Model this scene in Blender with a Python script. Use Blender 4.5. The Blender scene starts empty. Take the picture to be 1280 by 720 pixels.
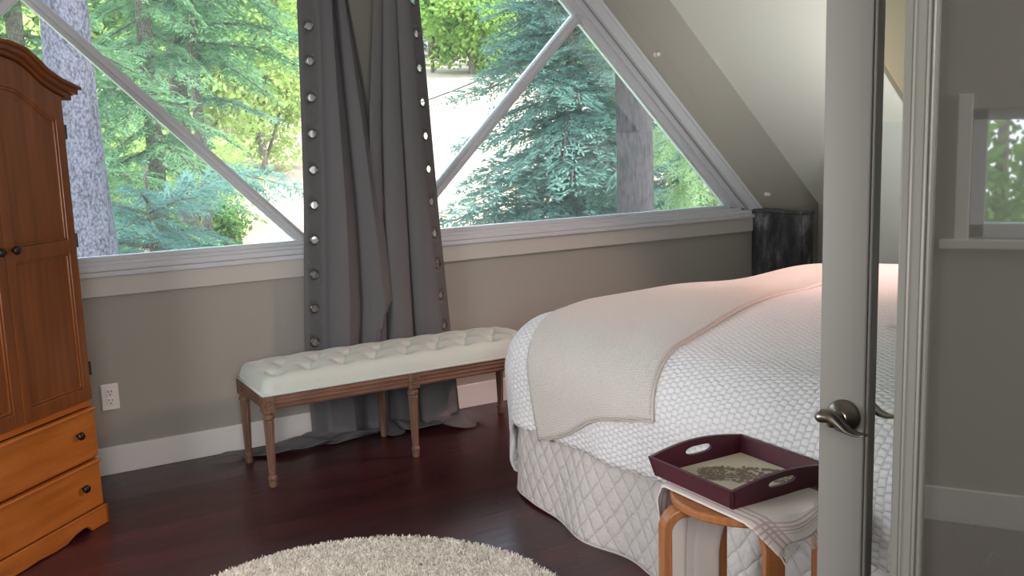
import bpy, bmesh, math, random
import numpy as np
from mathutils import Vector, Matrix
R = math.radians
PI = math.pi
sc = bpy.context.scene
col = sc.collection
S2 = 2 ** -.5

# ------------------------------------------------------------------ materials
def lin(c):
    return tuple(((x / 255) / 12.92 if x / 255 <= .04045 else ((x / 255 + .055) / 1.055) ** 2.4) for x in c) + (1,)

class NT:
    def __init__(s, name):
        s.m = bpy.data.materials.new(name); s.m.use_nodes = True
        s.n = s.m.node_tree.nodes; s.l = s.m.node_tree.links
        s.b = s.n['Principled BSDF']; s.out = s.n['Material Output']
    def add(s, t, **k):
        n = s.n.new(t)
        for a, v in k.items():
            if a in n.inputs: n.inputs[a].default_value = v
            else: setattr(n, a, v)
        return n
    def link(s, a, b): s.l.new(a, b)
    def math(s, op, a, b=None, clamp=False):
        n = s.n.new('ShaderNodeMath'); n.operation = op; n.use_clamp = clamp
        for i, v in enumerate((a, b)):
            if v is None: continue
            if isinstance(v, (int, float)): n.inputs[i].default_value = v
            else: s.l.new(v, n.inputs[i])
        return n.outputs[0]
    def mix(s, f, a, b):
        n = s.n.new('ShaderNodeMix'); n.data_type = 'RGBA'
        for i, v in ((0, f), (6, a), (7, b)):
            if isinstance(v, (int, float, tuple)): n.inputs[i].default_value = v
            else: s.l.new(v, n.inputs[i])
        return n.outputs[2]
    def coords(s, kind='Object', scale=(1, 1, 1), rot=(0, 0, 0)):
        if kind == 'Position': o = s.n.new('ShaderNodeNewGeometry').outputs['Position']
        else: o = s.n.new('ShaderNodeTexCoord').outputs[kind]
        m = s.n.new('ShaderNodeMapping'); m.inputs['Scale'].default_value = scale; m.inputs['Rotation'].default_value = rot
        s.l.new(o, m.inputs[0]); return m.outputs[0]
    def noise(s, vec, scale, detail=4, rough=.55):
        n = s.add('ShaderNodeTexNoise'); n.inputs['Scale'].default_value = scale
        n.inputs['Detail'].default_value = detail; n.inputs['Roughness'].default_value = rough
        s.l.new(vec, n.inputs['Vector']); return n.outputs['Fac']
    def ramp(s, f, stops):
        n = s.n.new('ShaderNodeValToRGB'); e = n.color_ramp.elements
        while len(e) < len(stops): e.new(.5)
        for i, (p, c) in enumerate(stops): e[i].position = p; e[i].color = c
        s.l.new(f, n.inputs[0]); return n.outputs[0]
    def bump(s, h, strength=.3, dist=.01):
        n = s.n.new('ShaderNodeBump'); n.inputs['Strength'].default_value = strength; n.inputs['Distance'].default_value = dist
        s.l.new(h, n.inputs['Height']); s.l.new(n.outputs[0], s.b.inputs['Normal']); return n
    def col(s, v):
        if isinstance(v, tuple): s.b.inputs['Base Color'].default_value = v
        else: s.l.new(v, s.b.inputs['Base Color'])
    def rough(s, v):
        if isinstance(v, (int, float)): s.b.inputs['Roughness'].default_value = v
        else: s.l.new(v, s.b.inputs['Roughness'])

def m_plain(name, c, rough=.5, metal=0, nscale=8, var=.06, bump=0, bscale=60):
    t = NT(name); v = t.coords('Object')
    a = tuple(x * (1 - var) for x in lin(c)[:3]) + (1,); b = tuple(min(1, x * (1 + var)) for x in lin(c)[:3]) + (1,)
    t.col(t.mix(t.noise(v, nscale), a, b)); t.rough(rough); t.b.inputs['Metallic'].default_value = metal
    if bump: t.bump(t.noise(v, bscale, 3), bump, .004)
    return t.m

def m_wood(name, c1, c2, axis=2, rough=.4, scale=1, knots=False, bump=.1):
    t = NT(name); sc_ = [9 * scale] * 3; sc_[axis] = .9 * scale
    v = t.coords('Object', tuple(sc_))
    n = t.noise(v, 2.2, 6, .62)
    w = t.add('ShaderNodeTexWave'); w.inputs['Scale'].default_value = 1.1; w.inputs['Distortion'].default_value = 5
    w.inputs['Detail'].default_value = 3; w.bands_direction = 'X'
    t.link(v, w.inputs['Vector'])
    f = t.math('ADD', t.math('MULTIPLY', n, .95), t.math('MULTIPLY', w.outputs['Fac'], .07))
    cc = t.ramp(f, [(.25, lin(c1)), (.75, lin(c2))])
    if knots:
        vo = t.add('ShaderNodeTexVoronoi'); vo.inputs['Scale'].default_value = 4.2
        t.link(t.coords('Object', (1, .3, 1)), vo.inputs['Vector'])
        k = t.ramp(vo.outputs['Distance'], [(.035, (1, 1, 1, 1)), (.075, (0, 0, 0, 1))])
        cc = t.mix(t.math('MULTIPLY', k, .8), cc, lin((70, 36, 14)))
    t.col(cc); t.rough(rough)
    if bump: t.bump(f, bump, .003)
    return t.m

M = {}
# wall paint
def m_paint(name, c, rough=.75):
    t = NT(name); v = t.coords('Position')
    a = lin(c); b = tuple(x * .93 for x in a[:3]) + (1,)
    t.col(t.mix(t.noise(v, 1.3, 3), b, a)); t.rough(rough); t.bump(t.noise(v, 160, 2), .06, .003); return t.m
M['wall'] = m_paint('wall_paint', (158, 155, 148))
M['ceiling'] = m_paint('ceiling_paint', (224, 226, 218))
M['knee'] = m_paint('pale_wall_paint', (206, 210, 206))
M['cheek'] = m_paint('warm_lit_wall_paint', (140, 132, 112))  # warm dormer light is put into this tan
M['trim'] = m_paint('trim_paint', (192, 189, 184), .45)
M['base'] = m_paint('baseboard_paint', (228, 224, 224), .4)
M['vinyl'] = m_plain('window_vinyl', (196, 199, 206), .5, var=.0)
M['hallwall'] = m_paint('hall_paint', (150, 148, 140))

# floor
t = NT('floor_planks'); v = t.coords('Position')
br = t.add('ShaderNodeTexBrick'); t.link(v, br.inputs['Vector'])
br.inputs['Scale'].default_value = 1; br.inputs['Brick Width'].default_value = 1.35; br.inputs['Row Height'].default_value = .127
br.inputs['Mortar Size'].default_value = .0016; br.inputs['Mortar Smooth'].default_value = .3; br.inputs['Bias'].default_value = 0
br.offset = .37; br.offset_frequency = 2
br.inputs['Color1'].default_value = lin((74, 34, 37)); br.inputs['Color2'].default_value = lin((50, 24, 28)); br.inputs['Mortar'].default_value = lin((12, 6, 8))
vg = t.coords('Position', (1.2, 16, 1)); g = t.noise(vg, 3, 6, .6)
g2 = t.noise(t.coords('Position', (3, 9, 1)), 1.5, 4)
gr = t.ramp(g, [(.3, (.62, .60, .60, 1)), (.7, (1.25, 1.18, 1.15, 1))])
mx = t.add('ShaderNodeMix'); mx.data_type = 'RGBA'; mx.blend_type = 'MULTIPLY'; mx.inputs[0].default_value = .85
t.link(br.outputs['Color'], mx.inputs[6]); t.link(gr, mx.inputs[7]); t.col(mx.outputs[2])
t.rough(t.math('ADD', t.math('MULTIPLY', g2, .22), .2))
hh = t.math('ADD', t.math('MULTIPLY', g2, .9), t.math('MULTIPLY', g, .35)); hh = t.math('SUBTRACT', hh, t.math('MULTIPLY', br.outputs['Fac'], 1.4))
t.bump(hh, .35, .004); M['floor'] = t.m

M['pine_v_shaded'] = m_wood('pine_vertical_shaded', (96, 50, 20), (136, 78, 34), 2, .33, 1.0, True)  # darkened pine: backlit shade of the upper wardrobe put into the colour
M['pine_h'] = m_wood('pine_horizontal', (150, 80, 26), (196, 118, 48), 0, .33, 1.0, True)  # lighter pine: the brighter lower front is put into the colour
M['pine_dark'] = m_wood('pine_cornice', (88, 45, 18), (124, 68, 28), 0, .35)
M['black_knob'] = m_plain('black_iron', (16, 15, 16), .35)
M['benchwood'] = m_wood('weathered_oak', (76, 54, 42), (128, 98, 78), 2, .6, 2)
M['benchwood_h'] = m_wood('weathered_oak_rail', (78, 53, 42), (126, 92, 74), 0, .6, 2)
M['bentwood'] = m_wood('birch_bentwood', (136, 82, 46), (178, 118, 72), 2, .4, 2)
M['maroon'] = m_wood('maroon_lacquer', (52, 6, 24), (78, 14, 36), 0, .45, 1.5, bump=.04)
M['print_paper'] = m_plain('aged_paper', (206, 194, 172), .7, nscale=14, var=.1)
M['print_ink'] = m_plain('brown_ink', (124, 110, 92), .8, var=.2, nscale=60)
M['nickel'] = m_plain('brushed_nickel', (142, 134, 126), .3, 1, var=.05)
M['doorpaint'] = m_paint('door_paint', (136, 134, 131), .4)
M['greypaint'] = m_paint('grey_door_paint', (120, 120, 114), .3)
M['white_plastic'] = m_plain('outlet_plastic', (226, 222, 222), .35, var=.01)
M['black_hole'] = m_plain('socket_slot', (20, 18, 18), .6)
M['ring'] = m_plain('grommet_metal', (120, 116, 112), .3, .9)
t = NT('black_painted_wood'); v = t.coords('Object', (3, 3, 1.2)); n = t.noise(v, 4, 6, .65)
t.col(t.ramp(n, [(.42, lin((40, 40, 43))), (.56, lin((74, 74, 78))), (.7, lin((140, 140, 145)))])); t.rough(.55); t.bump(n, .3, .004); M['blackwood'] = t.m

def m_cloth(name, c, weave=500, rough=.85, bump=.25, var=.05, sheen=.2):
    t = NT(name); v = t.coords('UV')
    a = lin(c); b = tuple(x * (1 - var * 2) for x in a[:3]) + (1,)
    t.col(t.mix(t.noise(t.coords('Object'), 6, 4), b, a)); t.rough(rough)
    t.b.inputs['Sheen Weight'].default_value = sheen
    w = t.noise(t.coords('Object'), weave, 2); t.bump(w, bump, .002); return t.m
M['curtain'] = m_cloth('grey_curtain_fabric', (92, 91, 94), 400, .7, .12, .06, .05)
M['bench_fabric'] = m_cloth('pale_linen', (190, 198, 192), 350, .75, .15)
def m_uvquilt(name, c, kind):
    t = NT(name); uv = t.n.new('ShaderNodeTexCoord').outputs['UV']
    sp = t.add('ShaderNodeSeparateXYZ'); t.link(uv, sp.inputs[0]); u, v = sp.outputs[0], sp.outputs[1]
    wob = t.math('MULTIPLY', t.math('SUBTRACT', t.noise(uv, 14, 3), .5), .026)
    u = t.math('ADD', u, wob); v = t.math('ADD', v, t.math('MULTIPLY', wob, .7))
    if kind == 'puff':
        row = t.math('FLOOR', t.math('MULTIPLY', v, 1 / .025)); u = t.math('ADD', u, t.math('MULTIPLY', t.math('MODULO', row, 2), .0105))
        a = t.math('ABSOLUTE', t.math('SINE', t.math('MULTIPLY', u, PI / .021)))
        b = t.math('ABSOLUTE', t.math('SINE', t.math('MULTIPLY', v, PI / .025)))
        h = t.math('POWER', t.math('MULTIPLY', t.math('POWER', a, .8), t.math('POWER', b, .45)), .6); d, st = .008, .6
    elif kind == 'diamond':
        k = PI / .075
        a = t.math('ABSOLUTE', t.math('SINE', t.math('ADD', t.math('MULTIPLY', u, k), t.math('MULTIPLY', v, k * .8))))
        b = t.math('ABSOLUTE', t.math('SINE', t.math('SUBTRACT', t.math('MULTIPLY', u, k), t.math('MULTIPLY', v, k * .8))))
        h1 = t.math('POWER', t.math('MULTIPLY', a, b), .35)
        e = t.math('POWER', t.math('ABSOLUTE', t.math('SINE', t.math('MULTIPLY', v, PI / .15))), .25)
        h = t.math('ADD', t.math('MULTIPLY', h1, .8), t.math('MULTIPLY', e, .3)); h = t.math('ADD', h, t.math('MULTIPLY', t.noise(uv, 60, 3), .5)); d, st = .014, .7
    else:
        a = t.math('SINE', t.math('MULTIPLY', u, PI / .0045)); b = t.math('SINE', t.math('MULTIPLY', v, PI / .006))
        h = t.math('ADD', t.math('MULTIPLY', t.math('ADD', a, b), .25), t.math('MULTIPLY', t.noise(uv, 130, 3), 1.6)); d, st = .004, .6
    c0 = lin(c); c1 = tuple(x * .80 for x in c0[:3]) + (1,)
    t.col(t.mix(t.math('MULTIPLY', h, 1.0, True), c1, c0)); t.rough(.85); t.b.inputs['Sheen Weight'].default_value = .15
    t.bump(h, st, d); return t.m
M['coverlet'] = m_uvquilt('white_puff_quilting', (228, 227, 231), 'puff')
M['skirt'] = m_uvquilt('white_diamond_quilting', (208, 203, 202), 'diamond')
M['throw'] = m_uvquilt('cream_weave', (206, 200, 195), 'weave')
M['pillow'] = m_uvquilt('sham_quilting', (222, 214, 210), 'puff')
M['mattress'] = m_plain('mattress_ticking', (225, 222, 220), .9)
# runner with stripes
t = NT('striped_towel'); uv = t.n.new('ShaderNodeTexCoord').outputs['UV']; sp = t.add('ShaderNodeSeparateXYZ'); t.link(uv, sp.inputs[0])
st = t.math('GREATER_THAN', t.math('SINE', t.math('MULTIPLY', sp.outputs[1], 2 * PI / .022)), .35)
band = t.math('LESS_THAN', t.math('ABSOLUTE', t.math('SUBTRACT', sp.outputs[1], .085)), .035)
band2 = t.math('LESS_THAN', t.math('ABSOLUTE', t.math('SUBTRACT', sp.outputs[0], .04)), .03)
st2 = t.math('GREATER_THAN', t.math('SINE', t.math('MULTIPLY', sp.outputs[0], 2 * PI / .018)), .3)
f = t.math('ADD', t.math('MULTIPLY', st, band), t.math('MULTIPLY', st2, band2), True)
t.col(t.mix(t.math('MULTIPLY', f, .55), lin((222, 214, 210)), lin((168, 118, 128)))); t.rough(.9); t.bump(t.noise(uv, 300, 2), .3, .002); M['towel'] = t.m
# rug
t = NT('shag_wool'); v = t.coords('Object'); n = t.noise(v, 26, 5, .7); n2 = t.noise(v, 140, 2)
t.col(t.ramp(t.math('ADD', t.math('MULTIPLY', n, .6), t.math('MULTIPLY', n2, .4)), [(.3, lin((176, 164, 152))), (.5, lin((226, 218, 208))), (.75, lin((244, 238, 230)))])); t.rough(.95)
t.b.inputs['Sheen Weight'].default_value = .3; M['rug'] = t.m
# glass
def m_glass(name, tint=(1, 1, 1, 1), haze=0):
    t = NT(name); t.n.remove(t.b)
    tr = t.add('ShaderNodeBsdfTransparent', Color=tint); gl = t.add('ShaderNodeBsdfGlossy', Roughness=.015)
    fr = t.add('ShaderNodeFresnel', IOR=1.45); mx = t.add('ShaderNodeMixShader')
    t.link(t.math('MULTIPLY', fr.outputs[0], 1.0), mx.inputs[0]); t.link(tr.outputs[0], mx.inputs[1]); t.link(gl.outputs[0], mx.inputs[2])
    if haze:  # pale veil mixed into the pane, greying the view outdoors like glare
        tl = t.add('ShaderNodeBsdfTranslucent', Color=(.85, .95, 1, 1)); m2 = t.add('ShaderNodeMixShader', Fac=haze)
        t.link(mx.outputs[0], m2.inputs[1]); t.link(tl.outputs[0], m2.inputs[2]); mx = m2
    t.link(mx.outputs[0], t.out.inputs[0]); return t.m
M['glass'] = m_glass('window_glass', (.97, .985, .985, 1), .022)
M['doorglass'] = m_glass('door_glass', (.97, .985, .975, 1))
t = NT('dark_reflective_glass'); t.col(t.mix(t.noise(t.coords('Object'), 2), lin((74, 73, 70)), lin((80, 79, 75)))); t.rough(.02); t.b.inputs['IOR'].default_value = 2.6; M['darkglass'] = t.m
# outdoors
def m_leaf(name, c1, c2, scale=1.2, trans=.35):
    t = NT(name); t.n.remove(t.b)
    n = t.noise(t.coords('Position'), scale, 5, .7); c = t.ramp(n, [(.3, lin(c1)), (.7, lin(c2))])
    d = t.add('ShaderNodeBsdfDiffuse'); tl = t.add('ShaderNodeBsdfTranslucent'); mx = t.add('ShaderNodeMixShader', Fac=trans)
    t.link(c, d.inputs[0]); t.link(c, tl.inputs[0]); t.link(d.outputs[0], mx.inputs[1]); t.link(tl.outputs[0], mx.inputs[2]); t.link(mx.outputs[0], t.out.inputs[0]); return t.m
M['spruce'] = m_leaf('spruce_needles', (84, 116, 108), (136, 172, 158), 2.5)
M['fir'] = m_leaf('fir_needles', (88, 126, 92), (146, 182, 138), 2.5)
M['yew'] = m_leaf('yellowish_needles', (118, 146, 96), (176, 200, 146), 2.5)
M['lightleaf'] = m_leaf('sunlit_leaves', (132, 160, 84), (200, 216, 140), .5, .45)
M['maple'] = m_leaf('bright_green_leaves', (124, 164, 72), (186, 212, 118), .35, .45)
M['redleaf'] = m_leaf('copper_leaves', (132, 108, 100), (166, 138, 124), .5)
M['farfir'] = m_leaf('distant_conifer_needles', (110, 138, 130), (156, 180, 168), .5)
M['hedge'] = m_leaf('hedge_leaves', (70, 104, 56), (140, 172, 96), 3)
def m_bark(name, c1, c2, sx=38, sz=24):
    t = NT(name); v = t.coords('Object', (sx, sx, sz)); n = t.noise(v, 1.2, 8, .85)
    vo = t.add('ShaderNodeTexVoronoi'); vo.inputs['Scale'].default_value = 1.3; t.link(v, vo.inputs['Vector'])
    big = t.noise(t.coords('Object', (4, 4, 1.5)), 1.5, 4)
    f = t.math('ADD', t.math('MULTIPLY', n, .9), t.math('MULTIPLY', vo.outputs['Distance'], -.22)); f = t.math('ADD', f, t.math('MULTIPLY', big, .25))
    t.col(t.ramp(f, [(.36, lin(c1)), (.54, lin(c2))])); t.rough(.95); t.bump(f, .9, .03); return t.m
M['bark_lilac'] = m_bark('lichen_grey_bark', (52, 48, 58), (116, 110, 124))
M['bark_brown'] = m_bark('purple_brown_bark', (18, 13, 15), (72, 60, 64), 30, 9)
M['bark'] = m_bark('brown_bark', (84, 76, 64), (140, 130, 116))
M['wire'] = m_plain('black_cable', (60, 66, 66), .6)
t = NT('dry_field'); v = t.coords('Position'); n = t.noise(v, .09, 5, .6); n2 = t.noise(v, 2.5, 5, .7)
f = t.math('ADD', t.math('MULTIPLY', n, .6), t.math('MULTIPLY', n2, .4))
c = t.ramp(f, [(.36, lin((138, 112, 90))), (.5, lin((164, 140, 120))), (.64, lin((176, 158, 140)))])
sp = t.add('ShaderNodeSeparateXYZ'); t.link(t.coords('Position'), sp.inputs[0])
dist = t.math('ADD', t.math('MULTIPLY', sp.outputs[0], .34), t.math('MULTIPLY', sp.outputs[1], .94))
near = t.math('LESS_THAN', t.math('ADD', dist, t.math('MULTIPLY', n2, 5)), 19.5)
c = t.mix(t.math('MULTIPLY', near, .7), c, lin((128, 150, 84)))
t.col(c); t.rough(.95); M['field'] = t.m

# ------------------------------------------------------------------ mesh helpers
class MB:
    def __init__(s): s.v = []; s.f = []; s.uv = None
    def quad(s, a, b, c, d):
        i = len(s.v); s.v += [a, b, c, d]; s.f.append((i, i + 1, i + 2, i + 3))
    def box(s, x0, x1, y0, y1, z0, z1):
        i = len(s.v)
        s.v += [(x, y, z) for z in (z0, z1) for y in (y0, y1) for x in (x0, x1)]
        s.f += [tuple(i + k for k in q) for q in ((0, 2, 3, 1), (4, 5, 7, 6), (0, 1, 5, 4), (2, 6, 7, 3), (0, 4, 6, 2), (1, 3, 7, 5))]
        return s
    def prism(s, poly, y0, y1, plane='xz'):
        n = len(poly); i = len(s.v)
        def P(p, y): return (p[0], y, p[1]) if plane == 'xz' else ((p[0], p[1], y) if plane == 'xy' else (y, p[0], p[1]))
        s.v += [P(p, y0) for p in poly] + [P(p, y1) for p in poly]
        s.f.append(tuple(range(i, i + n))); s.f.append(tuple(range(i + 2 * n - 1, i + n - 1, -1)))
        for k in range(n): s.f.append((i + k, i + n + k, i + n + (k + 1) % n, i + (k + 1) % n))
        return s
    def lathe(s, prof, c=(0, 0, 0), seg=24, axis='z', mod=None, cap=True):
        i = len(s.v); n = len(prof)
        for (r, h) in prof:
            for k in range(seg):
                a = 2 * PI * k / seg; rr = r * (mod(k, h) if mod else 1); x, y = rr * math.cos(a), rr * math.sin(a)
                p = (x, y, h) if axis == 'z' else ((x, h, y) if axis == 'y' else (h, x, y))
                s.v.append((p[0] + c[0], p[1] + c[1], p[2] + c[2]))
        for j in range(n - 1):
            for k in range(seg):
                s.f.append((i + j * seg + k, i + j * seg + (k + 1) % seg, i + (j + 1) * seg + (k + 1) % seg, i + (j + 1) * seg + k))
        if cap:
            s.f.append(tuple(range(i + seg - 1, i - 1, -1))); s.f.append(tuple(range(i + (n - 1) * seg, i + n * seg)))
        return s
    def tube(s, pts, rad, seg=8, flat=None, up=(0, 0, 1)):
        pts = [Vector(p) for p in pts]; n = len(pts); i = len(s.v); up = Vector(up)
        rr = rad if isinstance(rad, (list, tuple)) else [rad] * n
        for j, p in enumerate(pts):
            t_ = (pts[min(j + 1, n - 1)] - pts[max(j - 1, 0)]).normalized()
            a = t_.cross(up)
            if a.length < 1e-4: a = t_.cross(Vector((1, 0, 0)))
            a.normalize(); b = a.cross(t_)
            fa, fb = (flat[j] if isinstance(flat, list) else flat) if flat else (rr[j], rr[j])
            for k in range(seg):
                q = 2 * PI * k / seg; s.v.append(tuple(p + a * fa * math.cos(q) + b * fb * math.sin(q)))
        for j in range(n - 1):
            for k in range(seg):
                s.f.append((i + j * seg + k, i + j * seg + (k + 1) % seg, i + (j + 1) * seg + (k + 1) % seg, i + (j + 1) * seg + k))
        s.f.append(tuple(range(i + seg - 1, i - 1, -1))); s.f.append(tuple(range(i + (n - 1) * seg, i + n * seg)))
        return s
    def grid(s, fn, us, vs, uv=None):
        i = len(s.v); nv = len(vs)
        for u in us:
            for v in vs: s.v.append(tuple(fn(u, v)))
        for a in range(len(us) - 1):
            for b in range(nv - 1):
                s.f.append((i + a * nv + b, i + (a + 1) * nv + b, i + (a + 1) * nv + b + 1, i + a * nv + b + 1))
        if uv:
            if s.uv is None: s.uv = [(0, 0)] * i
            s.uv += [uv(u, v) for u in us for v in vs]
        return s
    def build(s, name, mat, parent=None, smooth=False, bevel=0, loc=None, solid=0, sub=0, weld=False, recalc=True):
        me = bpy.data.meshes.new(name); me.from_pydata([tuple(p) for p in s.v], [], s.f)
        if s.uv:
            l = me.uv_layers.new(name='UVMap'); vi = np.zeros(len(me.loops), int); me.loops.foreach_get('vertex_index', vi)
            l.data.foreach_set('uv', np.array(s.uv, float)[vi].ravel())
        if weld or recalc:
            bm = bmesh.new(); bm.from_mesh(me)
            if weld: bmesh.ops.remove_doubles(bm, verts=bm.verts, dist=1e-4)
            if recalc: bmesh.ops.recalc_face_normals(bm, faces=bm.faces)
            bm.to_mesh(me); bm.free()
        if smooth: me.polygons.foreach_set('use_smooth', [True] * len(me.polygons))
        if mat: me.materials.append(mat)
        o = bpy.data.objects.new(name, me); col.objects.link(o)
        if parent: o.parent = parent
        if loc: o.location = loc
        if solid:
            m = o.modifiers.new('solid', 'SOLIDIFY'); m.thickness = solid; m.offset = 0
        if bevel:
            m = o.modifiers.new('bevel', 'BEVEL'); m.width = bevel; m.segments = 2; m.limit_method = 'ANGLE'; m.angle_limit = R(40)
            if smooth is False:
                me.polygons.foreach_set('use_smooth', [False] * len(me.polygons))
        if sub:
            m = o.modifiers.new('sub', 'SUBSURF'); m.levels = sub; m.render_levels = sub
        return o

def tag(o, label=None, cat=None, group=None, kind=None):
    if label: o['label'] = label
    if cat: o['category'] = cat
    if group: o['group'] = group
    if kind: o['kind'] = kind
    return o
def empty(name, loc=(0, 0, 0), rz=0, parent=None):
    o = bpy.data.objects.new(name, None); o.empty_display_size = .1; col.objects.link(o); o.location = loc; o.rotation_euler.z = rz
    if parent: o.parent = parent
    return o
def copy_tree(o, parent=None):
    c = o.copy(); col.objects.link(c); c.parent = parent
    for ch in list(o.children): copy_tree(ch, c)
    return c
def struct(o, label, cat): return tag(o, label, cat, kind='structure')
def sstep(x): x = max(0., min(1., x)); return x * x * (3 - 2 * x)
def lerp(a, b, t_): return a + (b - a) * t_
def interp(x, xs, ys): return float(np.interp(x, xs, ys))
rng = random.Random(7)

# ------------------------------------------------------------------ camera
F_PX, YAW, PITCH, ROLL = 1189.755, .5247993, .1521140, -.0330399
cam = bpy.data.cameras.new('camera'); cam.sensor_fit = 'HORIZONTAL'; cam.sensor_width = 36; cam.lens = F_PX / 1280 * 36
cam.clip_end = 500
co = bpy.data.objects.new('camera', cam); col.objects.link(co)
fw = Vector((math.sin(YAW) * math.cos(PITCH), math.cos(YAW) * math.cos(PITCH), -math.sin(PITCH)))
rt = Vector((math.cos(YAW), -math.sin(YAW), 0)); up = rt.cross(fw)
r2 = math.cos(ROLL) * rt + math.sin(ROLL) * up; u2 = -math.sin(ROLL) * rt + math.cos(ROLL) * up
co.matrix_world = Matrix(((r2.x, u2.x, -fw.x, 0), (r2.y, u2.y, -fw.y, 0), (r2.z, u2.z, -fw.z, 1.4), (0, 0, 0, 1)))
sc.camera = co

# ------------------------------------------------------------------ room shell
D = 4.43; XC = 1.70
struct(MB().box(-1.7, 5.6, -1.7, D + .02, -.12, 0).build('floor', M['floor']), 'dark reddish brown wood plank floor', 'floor')
struct(MB().box(-1.6, 5.6, -1.75, -1.6, 0, 4.4).build('wall_back', M['hallwall']), 'grey hall wall behind the viewpoint', 'wall')
# gable wall with two window openings (x mirrored about XC)
WZ = .925; OPEN = 5.232       # sill height of opening, x+z of the rake edge of the opening
PW = .15                      # half width of the centre post
gw = MB(); gw.prism([(-1.7, 0), (5.2, 0), (5.2, WZ), (-1.7, WZ)], D, D + .15)
gw.prism([(XC - PW, WZ), (XC + PW, WZ), (XC + PW, 4.4), (XC - PW, 4.4)], D, D + .15)
for s in (1, -1):
    mx = lambda x: XC + s * (x - XC)
    zt = OPEN - (XC + PW)
    gw.prism([(mx(x), z) for x, z in ((OPEN - WZ, WZ), (5.2, WZ), (5.2, 1.3), (XC + PW, 4.4), (XC + PW, zt))], D, D + .15)
struct(gw.build('wall_front', M['wall']), 'beige gable wall around the slanted windows', 'wall')
# sloped ceilings  x+z=5.86
def slab(pts, n, th=.1):
    m = MB(); i = [tuple(p) for p in pts]; o = [tuple(Vector(p) + Vector(n) * th) for p in pts]
    k = len(pts); m.v = i + o; m.f = [tuple(range(k)), tuple(range(2 * k - 1, k - 1, -1))] + [(a, k + a, k + (a + 1) % k, (a + 1) % k) for a in range(k)]
    return m
CS = 5.86
cr = MB()
def add(m, q):
    i = len(m.v); m.v += q.v; m.f += [tuple(a + i for a in f) for f in q.f]
zx = lambda x: CS - x
add(cr, slab([(XC, 3.33, zx(XC)), (XC, D + .05, zx(XC)), (5.3, D + .05, zx(5.3)), (5.3, 3.33, zx(5.3))], (S2, 0, S2)))
add(cr, slab([(XC, 1.0, zx(XC)), (XC, 3.33, zx(XC)), (3.2, 3.33, zx(3.2)), (3.2, 1.0, zx(3.2))], (S2, 0, S2)))
add(cr, slab([(XC, -1.7, zx(XC)), (XC, 1.0, zx(XC)), (5.3, 1.0, zx(5.3)), (5.3, -1.7, zx(5.3))], (S2, 0, S2)))
struct(cr.build('ceiling', M['ceiling']), 'pale sloped ceiling above the bed', 'ceiling')
zl = lambda x: CS - (2 * XC - x)
cl = MB(); add(cl, slab([(XC, 2.0, zx(XC)), (XC, D + .05, zx(XC)), (-1.7, D + .05, zl(-1.7)), (-1.7, 2.0, zl(-1.7))], (-S2, 0, S2)))
add(cl, slab([(XC, -1.7, zx(XC)), (XC, 2.0, zx(XC)), (-.1, 2.0, zl(-.1)), (-.1, -1.7, zl(-.1))], (-S2, 0, S2)))
cl.box(-1.25, -.05, -1.7, 2.0, 2.36, 2.46)
struct(cl.build('ceiling_left', M['ceiling']), 'sloped ceiling above the wardrobe', 'ceiling')
dm = MB(); dm.box(3.1, 5.45, 1.0, 3.33, 2.66, 2.76)
struct(dm.build('ceiling_dormer', M['ceiling']), 'flat dormer ceiling', 'ceiling')
ck = MB()
for y0, y1 in ((3.30, 3.335), (.965, 1.0)): ck.prism([(3.2, 2.66), (5.4, 2.66), (5.4, .5), (5.36, .5)], y0, y1)
struct(ck.build('wall_dormer', M['cheek']), 'tan dormer side wall above the slope', 'wall')
struct(MB().box(5.36, 5.5, 1.0, 3.33, 0, 2.7).build('wall_dormer_end', M['cheek']), 'tan dormer end wall', 'wall')
kn = MB(); kn.prism([(4.42, 0), (4.95, 0), (4.95, zx(4.95)), (4.42, zx(4.42))], 1.0, 3.72); kn.box(4.93, 5.1, -1.7, D, 0, .93)
struct(kn.build('wall_right', M['knee']), 'pale knee wall behind the bed', 'wall')
# left side: knee wall by the wardrobe, hall partition with a window
lw = MB(); lw.box(-1.65, -1.52, 2.0, D, 0, 1.1)
HX = -1.05; HY0, HY1, HZ0, HZ1 = .05, .79, 1.02, 1.46
lw.box(HX - .14, HX, -1.7, HY0, 0, 2.4); lw.box(HX - .14, HX, HY1, 2.0, 0, 2.4); lw.box(HX - .14, HX, HY0, HY1, 0, HZ0); lw.box(HX - .14, HX, HY0, HY1, HZ1, 2.4)
lw.box(-1.65, HX, 1.9, 2.0, 0, 1.5); lw.prism([(-1.19, 1.2), (-.05, 2.36), (-1.19, 2.4)], 1.96, 2.0)
struct(lw.build('wall_left', M['hallwall']), 'grey hall wall with a small window', 'wall')
w3 = empty('window_3', (HX - .07, (HY0 + HY1) / 2, HZ0)); struct(w3, 'small hall window seen as a reflection', 'window')
hw = (HY1 - HY0) / 2; hh_ = HZ1 - HZ0
m = MB(); m.box(-.03, .03, -hw, -hw + .05, 0, hh_); m.box(-.03, .03, hw - .05, hw, 0, hh_); m.box(-.03, .03, -hw, hw, 0, .05); m.box(-.03, .03, -hw, hw, hh_ - .04, hh_)
m.build('frame', M['vinyl'], w3, bevel=.004)
MB().box(-.003, .003, -hw + .04, hw - .04, .04, hh_ - .03).build('pane', M['glass'], w3)
tr = MB(); tr.box(HX, HX + .018, HY0 - .07, HY0, HZ0 - .02, HZ1 + .05); tr.box(HX, HX + .018, HY1, HY1 + .045, HZ0 - .02, HZ1 + .05); tr.box(HX, HX + .04, HY0 - .09, HY1 + .09, HZ0 - .03, HZ0)
struct(tr.build('trim_5', M['base'], bevel=.003), 'white casing of the small hall window', 'trim')

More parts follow.
